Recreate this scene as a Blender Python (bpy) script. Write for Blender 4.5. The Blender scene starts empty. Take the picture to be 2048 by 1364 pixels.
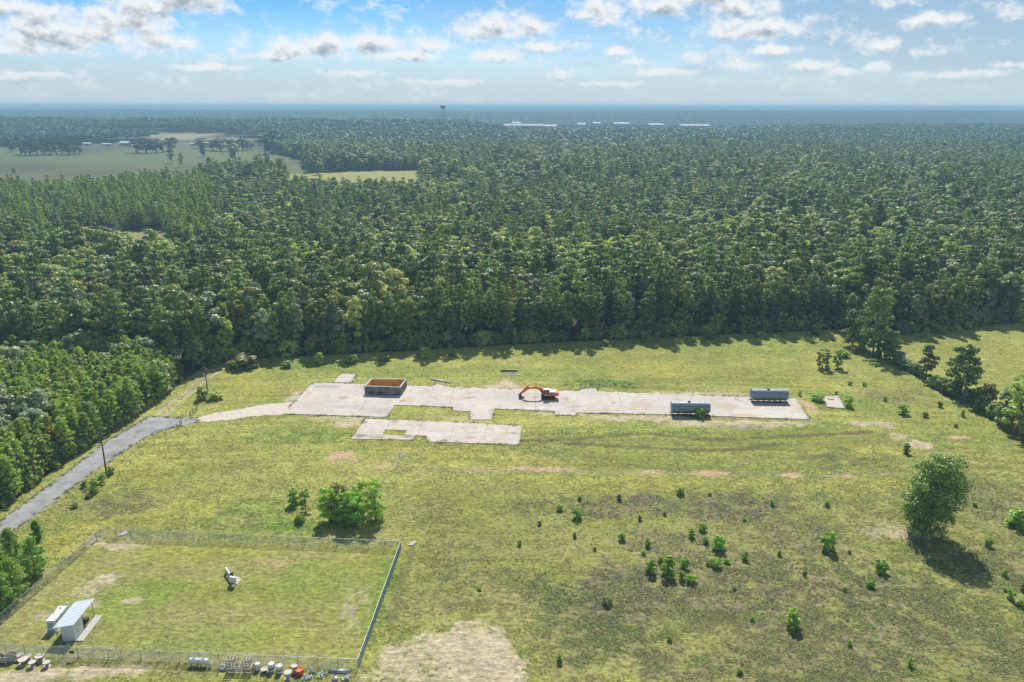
import bpy, bmesh, math, random
import numpy as np
from mathutils import Vector, Matrix
from mathutils.geometry import tessellate_polygon

C = bpy.context.scene
COL = C.collection
R = math.radians
rng = np.random.default_rng(11)
random.seed(11)

# ------------------------------------------------------------------ camera
EYE = 80.0                      # drone height above the meadow, metres
FPX = 1600.0                    # focal length in pixels of a 2048 wide frame
PITCH = math.atan(469 / FPX)
cam = bpy.data.cameras.new('camera')
cam.sensor_width = 36
cam.lens = 36 * FPX / 2048
cam.clip_start = 1
cam.clip_end = 90000
camo = bpy.data.objects.new('camera', cam)
COL.objects.link(camo)
camo.location = (0, 0, EYE)
camo.rotation_euler = (Matrix.Rotation(math.pi / 2 - PITCH, 4, 'X') @ Matrix.Rotation(R(0.13), 4, 'Z')).to_euler()
C.camera = camo

# ------------------------------------------------------------------ sun and sky
SUN_EL, SUN_AZ = 46.5, 3.0      # almost straight ahead of the camera
SUN = 4.2
SKY = 0.14
EXPO = 0.76
C.view_settings.view_transform = 'Standard'
C.view_settings.look = 'None'
C.view_settings.exposure = EXPO
C.view_settings.gamma = 1
sl = bpy.data.lights.new('sun', 'SUN')
sl.energy = SUN
sl.angle = R(0.5)
sl.color = (1, 0.955, 0.87)
so = bpy.data.objects.new('sun', sl)
COL.objects.link(so)
sd = Vector((math.sin(R(SUN_AZ)) * math.cos(R(SUN_EL)), math.cos(R(SUN_AZ)) * math.cos(R(SUN_EL)), math.sin(R(SUN_EL))))
so.rotation_euler = sd.to_track_quat('Z', 'Y').to_euler()
so.location = sd * 400
C.cycles.max_bounces = 6
C.cycles.diffuse_bounces = 3
C.cycles.glossy_bounces = 2
C.cycles.transmission_bounces = 4
C.cycles.transparent_max_bounces = 6
C.cycles.volume_bounces = 1
C.cycles.caustics_reflective = False
C.cycles.caustics_refractive = False


class NT:
    """little helper that writes shader node trees"""
    def __init__(s, tree):
        s.t = tree

    def n(s, kind, **kw):
        nd = s.t.nodes.new(kind)
        for k, v in kw.items():
            setattr(nd, k, v)
        return nd

    def put(s, sock, v):
        if hasattr(v, 'is_output'):
            s.t.links.new(v, sock)
        elif v is not None:
            sock.default_value = v

    def m(s, op, a, b=None, c=None, clamp=False):
        nd = s.n('ShaderNodeMath', operation=op, use_clamp=clamp)
        for i, v in enumerate((a, b, c)):
            s.put(nd.inputs[i], v)
        return nd.outputs[0]

    def vm(s, op, a, b=None):
        nd = s.n('ShaderNodeVectorMath', operation=op)
        s.put(nd.inputs[0], a)
        if b is not None:
            s.put(nd.inputs[1], b)
        return nd.outputs[0]

    def noise(s, vec, scale, detail=4, rough=0.55, dist=0.0):
        nd = s.n('ShaderNodeTexNoise')
        s.put(nd.inputs['Vector'], vec)
        nd.inputs['Scale'].default_value = scale
        nd.inputs['Detail'].default_value = detail
        nd.inputs['Roughness'].default_value = rough
        nd.inputs['Distortion'].default_value = dist
        return nd.outputs['Fac']

    def ramp(s, fac, lo, hi, a=0.0, b=1.0, smooth=True):
        nd = s.n('ShaderNodeMapRange', interpolation_type='SMOOTHSTEP' if smooth else 'LINEAR')
        s.put(nd.inputs[0], fac)
        for i, v in enumerate((lo, hi, a, b)):
            s.put(nd.inputs[1 + i], v)
        return nd.outputs[0]

    def mix(s, fac, a, b, blend='MIX'):
        nd = s.n('ShaderNodeMix', data_type='RGBA', blend_type=blend)
        s.put(nd.inputs[0], fac)
        s.put(nd.inputs[6], tuple(a) + (1,) if isinstance(a, tuple) and len(a) == 3 else a)
        s.put(nd.inputs[7], tuple(b) + (1,) if isinstance(b, tuple) and len(b) == 3 else b)
        return nd.outputs[2]


def make_world():
    w = bpy.data.worlds.new('World')
    C.world = w
    w.use_nodes = True
    t = w.node_tree
    t.nodes.clear()
    N = NT(t)
    sky = N.n('ShaderNodeTexSky', sky_type='NISHITA')
    sky.sun_disc = False
    sky.sun_elevation = R(SUN_EL)
    sky.sun_rotation = R(SUN_AZ)
    sky.altitude = 0
    sky.air_density = 1.0
    sky.dust_density = 0.3
    sky.ozone_density = 3.0
    # a node group: cloud thickness for a direction (azimuth, elevation), radians
    g = bpy.data.node_groups.new('cloud_field', 'ShaderNodeTree')
    g.interface.new_socket('P', in_out='INPUT', socket_type='NodeSocketVector')
    g.interface.new_socket('D', in_out='OUTPUT', socket_type='NodeSocketFloat')
    G_ = NT(g)
    gi = G_.n('NodeGroupInput')
    go = G_.n('NodeGroupOutput')
    wob = G_.n('ShaderNodeTexNoise')
    wob.inputs['Scale'].default_value = 55
    wob.inputs['Detail'].default_value = 3
    G_.put(wob.inputs['Vector'], gi.outputs[0])
    off = G_.vm('MULTIPLY', G_.vm('SUBTRACT', wob.outputs['Color'], (0.5, 0.5, 0.5)), (0.022, 0.011, 0))
    P2 = G_.vm('ADD', gi.outputs[0], off)
    acc = None
    # azimuth, elevation, half width, half height in frame pixels from the horizon's centre
    clouds = [(-860, 150, 70, 24), (-800, 142, 45, 20), (-700, 200, 160, 36), (-580, 183, 95, 34), (-640, 165, 90, 28),
              (-780, 112, 160, 30), (-690, 140, 110, 26), (-960, 103, 65, 18), (-880, 88, 95, 12), (-620, 108, 60, 16),
              (-360, 105, 110, 22), (-270, 112, 80, 20), (-210, 92, 90, 11), (-430, 88, 60, 8), (-150, 112, 48, 14),
              (-20, 145, 72, 26), (-60, 135, 60, 20), (38, 140, 44, 18), (162, 172, 54, 27), (10, 208, 48, 14), (60, 108, 70, 10), (-25, 92, 52, 12),
              (270, 178, 62, 22), (350, 195, 80, 28), (400, 172, 75, 20), (380, 215, 90, 16), (455, 138, 100, 22), (400, 128, 60, 14), (540, 196, 34, 20),
              (730, 141, 62, 13), (890, 122, 36, 13), (480, 98, 45, 10), (660, 100, 32, 14), (200, 98, 34, 10), (225, 82, 24, 9),
              (92, 57, 26, 10), (420, 70, 52, 9), (540, 72, 42, 10), (600, 62, 30, 10), (645, 68, 30, 9), (290, 62, 60, 8), (180, 42, 80, 5),
              (-560, 66, 70, 7), (-290, 58, 60, 7), (-120, 44, 90, 6), (-850, 48, 110, 6), (900, 68, 90, 8), (780, 54, 90, 7), (950, 40, 90, 5), (700, 228, 120, 12)]
    for (u, v, a, b) in clouds:
        c = G_.vm('SUBTRACT', P2, (u / FPX, v / FPX, 0))
        c = G_.vm('MULTIPLY', c, (FPX / a, FPX / b, 0))
        ln = G_.n('ShaderNodeVectorMath', operation='LENGTH')
        G_.put(ln.inputs[0], c)
        d = G_.m('SUBTRACT', 1.0, ln.outputs['Value'])
        acc = d if acc is None else G_.m('SMOOTH_MAX', acc, d, 0.25)
    # scattered small cloud far off, everywhere
    st = G_.vm('MULTIPLY', gi.outputs[0], (1, 3.2, 1))
    big = G_.noise(st, 9, 5, 0.6)
    acc = G_.m('MAXIMUM', acc, G_.m('MULTIPLY', G_.m('SUBTRACT', big, 0.61), 3.0))
    n1 = G_.noise(G_.vm('MULTIPLY', gi.outputs[0], (1, 1.5, 1)), 40, 9, 0.58, 0.3)
    n2 = G_.noise(G_.vm('MULTIPLY', gi.outputs[0], (1, 1.3, 1)), 130, 4, 0.6, 0.4)
    acc = G_.m('ADD', acc, G_.m('MULTIPLY', G_.m('SUBTRACT', n1, 0.5), 2.5))
    acc = G_.m('ADD', acc, G_.m('MULTIPLY', G_.m('SUBTRACT', n2, 0.5), 0.7))
    G_.put(go.inputs[0], acc)

    tc = N.n('ShaderNodeTexCoord')
    sep = N.n('ShaderNodeSeparateXYZ')
    N.put(sep.inputs[0], tc.outputs['Generated'])
    az = N.m('ARCTAN2', sep.outputs[0], sep.outputs[1])
    el = N.m('ARCSINE', sep.outputs[2])

    def field(du, dv):
        cb = N.n('ShaderNodeCombineXYZ')
        N.put(cb.inputs[0], N.m('ADD', az, du / FPX))
        N.put(cb.inputs[1], N.m('ADD', el, dv / FPX))
        gr = N.n('ShaderNodeGroup')
        gr.node_tree = g
        N.put(gr.inputs[0], cb.outputs[0])
        return gr.outputs[0], cb.outputs[0]
    d0, P = field(0, 0)
    d1, _ = field(2, 11)
    mask = N.ramp(d0, -0.35, 0.70)
    near = N.ramp(el, 0.004, 0.06, 0.5, 1.0)           # the clouds low down are far off and dim in the air
    mask = N.m('MULTIPLY', mask, near)
    dark = N.ramp(d1, 0.30, 1.25)
    bright = N.mix(N.m('MULTIPLY', dark, 0.9), (3.7, 3.85, 3.95), (1.4, 1.75, 2.1))
    # thin high veil, thicker to the right
    vs = N.noise(N.vm('MULTIPLY', P, (1, 3.5, 1)), 5.5, 5, 0.6, 0.6)
    vw = N.ramp(N.m('ADD', az, N.m('MULTIPLY', N.m('SUBTRACT', vs, 0.5), 1.1)), -0.35, 0.5, 0.05, 0.8)
    lowv = N.ramp(el, 0.0, 0.085, 0.95, 0.0)
    veil = N.m('MAXIMUM', vw, lowv)
    tint = N.ramp(el, 0.03, 0.15)
    skyc = N.mix(tint, N.mix(1.0, sky.outputs[0], (0.36, 0.43, 0.54), 'MULTIPLY'), N.mix(1.0, sky.outputs[0], (0.085, 0.28, 0.46), 'MULTIPLY'))
    skyc = N.mix(N.m('MULTIPLY', veil, 0.92), skyc, N.mix(N.ramp(el, 0.0, 0.05), (2.45, 2.9, 3.2), (1.75, 2.25, 2.65)))
    fin = N.mix(mask, skyc, bright)
    bg = N.n('ShaderNodeBackground')
    N.put(bg.inputs[0], fin)
    bg.inputs[1].default_value = SKY
    out = N.n('ShaderNodeOutputWorld')
    N.put(out.inputs[0], bg.outputs[0])
    w.cycles.sampling_method = 'MANUAL'
    w.cycles.sample_map_resolution = 512


make_world()

# ------------------------------------------------------------------ survey helpers
SP, CP = math.sin(PITCH), math.cos(PITCH)


def G(u, v, z=0.0):
    """where the line of sight through a survey pixel meets height z: a point on the ground"""
    x = (u - 1024) / FPX
    y = (682 - v) / FPX
    dy, dz = CP + y * SP, -SP + y * CP
    t = (EYE - z) / -dz
    return Vector((x * t, dy * t, z))


def mpp(v, z=0.0):
    y = (682 - v) / FPX
    return (EYE - z) / (SP - y * CP) / FPX


def height(v_top, p):
    """height of something standing at ground point p whose top is seen on row v_top"""
    y = (682 - v_top) / FPX
    dy, dz = CP + y * SP, -SP + y * CP
    return EYE + p.y * dz / dy - p.z


def proj(x, y, z):
    """ground truth back to a survey pixel, for density and visibility decisions"""
    f = y * CP - (z - EYE) * SP
    up = y * SP + (z - EYE) * CP
    f = np.maximum(f, 1e-3)
    return 1024 + FPX * x / f, 682 - FPX * up / f


def sst(a, b, x):
    t = np.clip((x - a) / (b - a), 0, 1)
    return t * t * (3 - 2 * t)


def hsh(ix, iy, s):
    h = (ix.astype(np.int64) * 374761393 + iy.astype(np.int64) * 668265263 + s * 1274126177) & 0x7fffffff
    h = ((h ^ (h >> 13)) * 1274126177) & 0x7fffffff
    return ((h ^ (h >> 16)) & 0xffff) / 65535.0


def vnoise(x, y, s=0):
    x = np.asarray(x, float)
    y = np.asarray(y, float)
    ix, iy = np.floor(x), np.floor(y)
    fx, fy = x - ix, y - iy
    fx, fy = fx * fx * (3 - 2 * fx), fy * fy * (3 - 2 * fy)
    a, b = hsh(ix, iy, s), hsh(ix + 1, iy, s)
    c, d = hsh(ix, iy + 1, s), hsh(ix + 1, iy + 1, s)
    return (a * (1 - fx) + b * fx) * (1 - fy) + (c * (1 - fx) + d * fx) * fy


def fbm(x, y, s=0, o=4):
    v, a, t = 0, 1, 0
    for k in range(o):
        v = v + a * vnoise(x * 2 ** k, y * 2 ** k, s + k * 7)
        t += a
        a *= 0.55
    return v / t


def inside(poly, x, y):
    r = np.zeros(np.shape(x), bool)
    n = len(poly)
    for i in range(n):
        x0, y0 = poly[i][0], poly[i][1]
        x1, y1 = poly[(i + 1) % n][0], poly[(i + 1) % n][1]
        if y0 == y1:
            continue
        c = ((y0 > y) != (y1 > y)) & (x < (x1 - x0) * (y - y0) / (y1 - y0) + x0)
        r ^= c
    return r


def px(pts, z=0.0):
    return [G(u, v, z) for u, v in pts]


def seg_dist(pts, x, y):
    d = np.full(np.shape(x), 1e9)
    for a, b in zip(pts[:-1], pts[1:]):
        vx, vy = b[0] - a[0], b[1] - a[1]
        t = np.clip(((x - a[0]) * vx + (y - a[1]) * vy) / (vx * vx + vy * vy + 1e-9), 0, 1)
        d = np.minimum(d, np.hypot(x - a[0] - t * vx, y - a[1] - t * vy))
    return d


MOUND = G(935, 1305)


def terr(x, y):
    x = np.asarray(x, float)
    y = np.asarray(y, float)
    r = np.hypot(x, y)
    az = x / np.maximum(y, 1.0)
    z = sst(1450, 2400, r) * 5
    z = z + sst(1400, 2400, r) * (fbm(x / 620, y / 620, 5, 3) - 0.5) * 12
    lft = 1 - sst(-0.10, 0.02, az)
    rgt = sst(0.22, 0.42, az)
    z = z + np.exp(-((y - 2450) / 380) ** 2) * (22 * lft + 9 * rgt)
    z = z - 14 * np.exp(-((y - 3700) / 750) ** 2)
    z = z + np.exp(-((y - 5400) / 650) ** 2) * (16 + 26 * fbm(x / 1300 + 4, y / 3000, 31, 3))
    z = z + np.exp(-((y - 9500) / 1400) ** 2) * (38 + 22 * fbm(x / 2600, y / 5000, 41, 3))
    z = z + sst(12500, 17000, y) * (60 + 12 * fbm(x / 3200, y / 9000, 51, 3))
    m = np.exp(-(((x - MOUND.x) / 10) ** 2 + ((y - MOUND.y) / 9) ** 2)) * 0.9
    return np.maximum(z, -6.5) + m


# ------------------------------------------------------------------ object helpers
def tag(o, label=None, cat=None, group=None, kind=None):
    if label:
        o['label'] = label
    if cat:
        o['category'] = cat
    if group:
        o['group'] = group
    if kind:
        o['kind'] = kind
    return o


def empty(name, loc, rz=0.0, label=None, cat=None, group=None):
    o = bpy.data.objects.new(name, None)
    o.empty_display_size = 0.3
    COL.objects.link(o)
    o.location = loc
    o.rotation_euler = (0, 0, rz)
    return tag(o, label, cat, group)


def copy_tree(o, parent=None):
    c = o.copy()
    COL.objects.link(c)
    if parent:
        c.parent = parent
    for ch in o.children:
        copy_tree(ch, c)
    return c


class MB:
    """collects simple solids and links them as ONE mesh object"""
    def __init__(s):
        s.v, s.f = [], []

    def add(s, vs, fs):
        o = len(s.v)
        s.v += [tuple(v) for v in vs]
        s.f += [tuple(i + o for i in f) for f in fs]
        return s

    def box(s, c, d, rot=None):
        hx, hy, hz = d[0] / 2, d[1] / 2, d[2] / 2
        vs = [Vector((sx * hx, sy * hy, sz * hz)) for sx in (-1, 1) for sy in (-1, 1) for sz in (-1, 1)]
        if rot is not None:
            vs = [rot @ v for v in vs]
        c = Vector(c)
        return s.add([v + c for v in vs], [(0, 1, 3, 2), (4, 6, 7, 5), (0, 4, 5, 1), (2, 3, 7, 6), (0, 2, 6, 4), (1, 5, 7, 3)])

    def bar(s, a, b, w, h=None):
        """a square bar from a to b"""
        a, b = Vector(a), Vector(b)
        q = (b - a).to_track_quat('X', 'Z').to_matrix()
        return s.box((a + b) / 2, ((b - a).length, w, h or w), q)

    def cyl(s, a, b, r0, r1=None, n=12, caps=True):
        a, b = Vector(a), Vector(b)
        r1 = r0 if r1 is None else r1
        q = (b - a).to_track_quat('Z', 'Y').to_matrix()
        vs = []
        for p, r in ((a, r0), (b, r1)):
            for k in range(n):
                t = 2 * math.pi * k / n
                vs.append(p + q @ Vector((r * math.cos(t), r * math.sin(t), 0)))
        fs = [(k, (k + 1) % n, n + (k + 1) % n, n + k) for k in range(n)]
        if caps:
            fs += [tuple(range(n - 1, -1, -1)), tuple(range(n, 2 * n))]
        return s.add(vs, fs)

    def lathe(s, prof, c=(0, 0, 0), axis='Z', n=24):
        """prof: list of (radius, along)"""
        vs, fs = [], []
        for r, z in prof:
            for k in range(n):
                t = 2 * math.pi * k / n
                p = (r * math.cos(t), r * math.sin(t), z)
                if axis == 'X':
                    p = (z, p[0], p[1])
                elif axis == 'Y':
                    p = (p[1], z, p[0])
                vs.append(Vector(p) + Vector(c))
        for i in range(len(prof) - 1):
            for k in range(n):
                fs.append((i * n + k, i * n + (k + 1) % n, (i + 1) * n + (k + 1) % n, (i + 1) * n + k))
        fs += [tuple(range(n - 1, -1, -1)), tuple(range((len(prof) - 1) * n, len(prof) * n))]
        return s.add(vs, fs)

    def prism(s, poly, y0, y1):
        """poly in the xz plane, extruded along y"""
        n = len(poly)
        vs = [(x, y0, z) for x, z in poly] + [(x, y1, z) for x, z in poly]
        fs = [(k, (k + 1) % n, n + (k + 1) % n, n + k) for k in range(n)]
        fs += [tuple(range(n - 1, -1, -1)), tuple(range(n, 2 * n))]
        return s.add(vs, fs)

    def tube(s, pts, r, n=6):
        for a, b in zip(pts[:-1], pts[1:]):
            s.cyl(a, b, r, r, n, False)
        return s

    def mesh(s, name, mat, smooth=False):
        me = bpy.data.meshes.new(name)
        me.from_pydata(s.v, [], s.f)
        bm = bmesh.new()
        bm.from_mesh(me)
        bmesh.ops.recalc_face_normals(bm, faces=bm.faces)
        bm.to_mesh(me)
        bm.free()
        if smooth:
            me.shade_smooth()
        for m_ in (mat if isinstance(mat, (list, tuple)) else [mat]):
            me.materials.append(m_)
        return me

    def build(s, name, mat, parent=None, smooth=False, bevel=0.0):
        o = bpy.data.objects.new(name, s.mesh(name, mat, smooth))
        COL.objects.link(o)
        if parent:
            o.parent = parent
        if bevel:
            b = o.modifiers.new('edge', 'BEVEL')
            b.width = bevel
            b.segments = 2
            b.limit_method = 'ANGLE'
        return o


# ------------------------------------------------------------------ materials
def mat(name, col, rough=0.7, metal=0.0, vary=0.15, scale=3.0, spec=0.4, bump=0.0, dirt=None, dirt_amt=0.0, dscale=0.8):
    m_ = bpy.data.materials.new(name)
    m_.use_nodes = True
    t = m_.node_tree
    t.nodes.clear()
    N = NT(t)
    tc = N.n('ShaderNodeTexCoord')
    v = tc.outputs['Object']
    n = N.noise(v, scale, 5, 0.6)
    c = N.mix(n, tuple(x * (1 - vary) for x in col), tuple(min(1, x * (1 + vary)) for x in col))
    if dirt:
        dn = N.ramp(N.noise(v, dscale, 6, 0.65, 0.4), 0.62 - dirt_amt * 0.4, 0.86 - dirt_amt * 0.4)
        c = N.mix(N.m('MULTIPLY', dn, 0.85), c, dirt)
    b = N.n('ShaderNodeBsdfPrincipled')
    N.put(b.inputs['Base Color'], c)
    N.put(b.inputs['Roughness'], N.ramp(n, 0, 1, max(0, rough - 0.1), min(1, rough + 0.1), False))
    b.inputs['Metallic'].default_value = metal
    b.inputs['Specular IOR Level'].default_value = spec
    if bump:
        bp = N.n('ShaderNodeBump')
        bp.inputs['Strength'].default_value = bump
        bp.inputs['Distance'].default_value = 0.05
        N.put(bp.inputs['Height'], N.noise(v, scale * 4, 4))
        N.put(b.inputs['Normal'], bp.outputs[0])
    o = N.n('ShaderNodeOutputMaterial')
    N.put(o.inputs[0], b.outputs[0])
    return m_


def leaf_mat(name, dark, light, trans=0.32, shift=0.45, spec=0.34, alt=None):
    """leaves: each spray has its own tone; each plant its own shade"""
    m_ = bpy.data.materials.new(name)
    m_.use_nodes = True
    t = m_.node_tree
    t.nodes.clear()
    N = NT(t)
    at = N.n('ShaderNodeAttribute', attribute_name='tone')
    oi = N.n('ShaderNodeObjectInfo')
    c = N.mix(at.outputs['Fac'], dark, light)
    if alt:
        c = N.mix(N.ramp(oi.outputs['Random'], 0.45, 1.0), c, N.mix(at.outputs['Fac'], tuple(x * 0.55 for x in alt), alt))
    hs = N.n('ShaderNodeHueSaturation')
    rnd2 = N.m('FRACT', N.m('MULTIPLY', oi.outputs['Random'], 37.7))
    N.put(hs.inputs['Hue'], N.ramp(rnd2, 0, 1, 0.492, 0.522, False))
    N.put(hs.inputs['Value'], N.ramp(N.m('FRACT', N.m('MULTIPLY', oi.outputs['Random'], 91.3)), 0, 1, 1 - shift, 1 + shift, False))
    N.put(hs.inputs['Color'], c)
    c = hs.outputs[0]
    b = N.n('ShaderNodeBsdfPrincipled')
    N.put(b.inputs['Base Color'], c)
    b.inputs['Roughness'].default_value = 0.45
    b.inputs['Specular IOR Level'].default_value = spec
    tr = N.n('ShaderNodeBsdfTranslucent')
    N.put(tr.inputs[0], N.mix(1.0, c, (1.2, 1.25, 0.6), 'MULTIPLY'))
    mx = N.n('ShaderNodeMixShader')
    mx.inputs[0].default_value = trans
    N.put(mx.inputs[1], b.outputs[0])
    N.put(mx.inputs[2], tr.outputs[0])
    o = N.n('ShaderNodeOutputMaterial')
    N.put(o.inputs[0], mx.outputs[0])
    return m_


M = {}
M['bark'] = mat('bark', (0.13, 0.10, 0.075), 0.9, vary=0.4, scale=6)
M['pine_bark'] = mat('pine_bark', (0.15, 0.10, 0.07), 0.9, vary=0.4, scale=6)
M['bl_dark'] = leaf_mat('leaf_dark', (0.088, 0.145, 0.045), (0.335, 0.405, 0.11))
M['bl_mid'] = leaf_mat('leaf_mid', (0.15, 0.225, 0.05), (0.49, 0.56, 0.12), alt=(0.56, 0.56, 0.16))
M['bl_grey'] = leaf_mat('leaf_grey', (0.18, 0.225, 0.105), (0.45, 0.5, 0.27), 0.28, 0.4, 0.45)
M['bl_olive'] = leaf_mat('leaf_olive', (0.165, 0.19, 0.05), (0.46, 0.49, 0.13))
M['bl_yellow'] = leaf_mat('leaf_yellow', (0.26, 0.3, 0.045), (0.66, 0.69, 0.11), 0.32)
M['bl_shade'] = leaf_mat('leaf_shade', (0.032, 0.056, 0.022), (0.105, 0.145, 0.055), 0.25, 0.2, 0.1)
M['bl_bright'] = leaf_mat('leaf_bright', (0.15, 0.29, 0.034), (0.48, 0.66, 0.08), 0.32, 0.16)
M['pine'] = leaf_mat('needles_dark', (0.095, 0.16, 0.054), (0.35, 0.42, 0.13), 0.32)
M['young'] = leaf_mat('needles_young', (0.15, 0.24, 0.06), (0.5, 0.58, 0.13), 0.36, 0.22)
M['dead'] = leaf_mat('needles_dead', (0.210, 0.079, 0.038), (0.473, 0.193, 0.096), 0.45, 0.05)
M['weed_green'] = leaf_mat('weed_green', (0.215, 0.245, 0.06), (0.335, 0.355, 0.088), 0.3, 0.3)
M['weed_brown'] = leaf_mat('weed_brown', (0.19, 0.165, 0.095), (0.275, 0.24, 0.13), 0.15, 0.3)
M['weed_lime'] = leaf_mat('weed_lime', (0.2, 0.32, 0.05), (0.29, 0.43, 0.064), 0.35, 0.2)
M['weed_dark'] = leaf_mat('weed_dark', (0.12, 0.16, 0.05), (0.19, 0.235, 0.07), 0.25, 0.3)
M['forest_floor'] = mat('forest_floor', (0.04, 0.045, 0.02), 0.95, vary=0.4)


# ------------------------------------------------------------------ land use masks (survey pixels -> ground)
ROAD_L = px([(-60, 1095), (0, 1046), (121, 957), (214, 885), (296, 836)])
ROAD = px([(-60, 1090), (0, 1046), (121, 957), (213.7, 884.7), (296, 836), (318.5, 833.5), (334.7, 837), (395, 837.5),
           (397, 846), (351, 854.5), (306.5, 868.5), (258, 897), (193.5, 941), (133, 985.5), (60.5, 1041), (0, 1078), (-60, 1116)])
DRIVE = px([(395, 837), (430, 827), (470, 822), (500, 815), (540, 809), (585, 806), (574, 826), (560, 832), (530, 831), (500, 835), (460, 841), (430, 844), (397, 846.5)])
TRACK = px([(322, 832), (350, 806), (375, 788), (400, 766), (425, 748), (447, 735)])
EDGE = px([(405, 741), (432, 727), (462, 722), (500, 716), (700, 706), (850, 698), (1000, 688), (1150, 681), (1300, 673), (1500, 664), (1690, 655)])
R_EDGE = px([(1800, 668), (1900, 655), (2048, 640), (2300, 622)])


def front(x):
    """y of the front rank of the wood for a given x"""
    xs = [-400, -160, -125, -104] + [p.x for p in EDGE] + [p.x for p in R_EDGE] + [800]
    ys = [150, 150, 205, 215] + [p.y for p in EDGE] + [p.y for p in R_EDGE] + [R_EDGE[-1].y + 60]
    o = np.argsort(xs)
    return np.interp(x, np.array(xs)[o], np.array(ys)[o])


# plantation of young pines along the left of the road
PLANT = px([(-140, 1150), (0, 1022), (118, 935), (205, 875), (290, 822), (318, 800), (352, 772), (352, 752), (300, 735), (210, 730), (120, 735), (0, 742), (-200, 760), (-300, 1000)])
WOODL = px([(-200, 760), (0, 742), (120, 735), (210, 730), (300, 735), (352, 752), (372, 757), (405, 741), (432, 727), (462, 722)])
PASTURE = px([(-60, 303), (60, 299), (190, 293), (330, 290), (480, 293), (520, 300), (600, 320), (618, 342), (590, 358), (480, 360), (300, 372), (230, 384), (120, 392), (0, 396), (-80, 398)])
FIELD2 = px([(285, 278), (420, 280), (430, 286), (330, 287), (270, 284)])
FIELD3 = px([(395, 287), (505, 284), (512, 292), (400, 293)])
STRIP = px([(560, 350), (700, 343), (838, 340), (848, 384), (720, 388), (575, 382)])
CLEAR = px([(92, 458), (150, 462), (330, 462), (360, 524), (150, 532), (70, 530)])
RIVAL = px([(225, 760), (226, 760)])
SPECIAL_CLEAR = [PASTURE, FIELD2, FIELD3, STRIP, CLEAR]
YARD = [(-120, 2380), (900, 2380), (900, 2800), (-120, 2800)]
FENCE = [G(202, 1077), G(803, 1100), G(718, 1340), Vector((-82.6, 103.4, 0))]
PADS = {
    'main': px([(567, 829), (626, 767), (665, 768), (702, 768.6), (825, 772), (865, 773.3), (874, 769.5), (889, 771), (888, 774.3), (1100, 781), (1159, 782.5), (1165, 776), (1192, 776.5), (1194, 783), (1505, 793.5), (1591, 796.5),
                (1619, 838), (1342, 829), (1153, 825.5), (1152, 831), (1110, 830), (1110, 822.6), (989, 818), (983, 840), (939.5, 840), (942, 823.5), (906, 822), (906, 815), (789, 811), (774, 835.5)]),
    'lower': px([(703.6, 879), (731.5, 839), (939, 846), (1043.5, 853), (1039, 890), (857, 884.5), (851, 873), (831, 872), (828, 880.8)]),
    'stub': px([(665.5, 766.5), (683, 749.5), (712, 749.5), (702, 767)]),
    'far': px([(1644.5, 792), (1677.5, 791), (1690, 816), (1655.5, 813.5)]),
    'well': px([(462, 1166), (473, 1154), (485, 1160), (475, 1171)]),
}
HOLE = px([(766, 870), (770, 860.5), (815, 861.7), (808, 873.5)])

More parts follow.
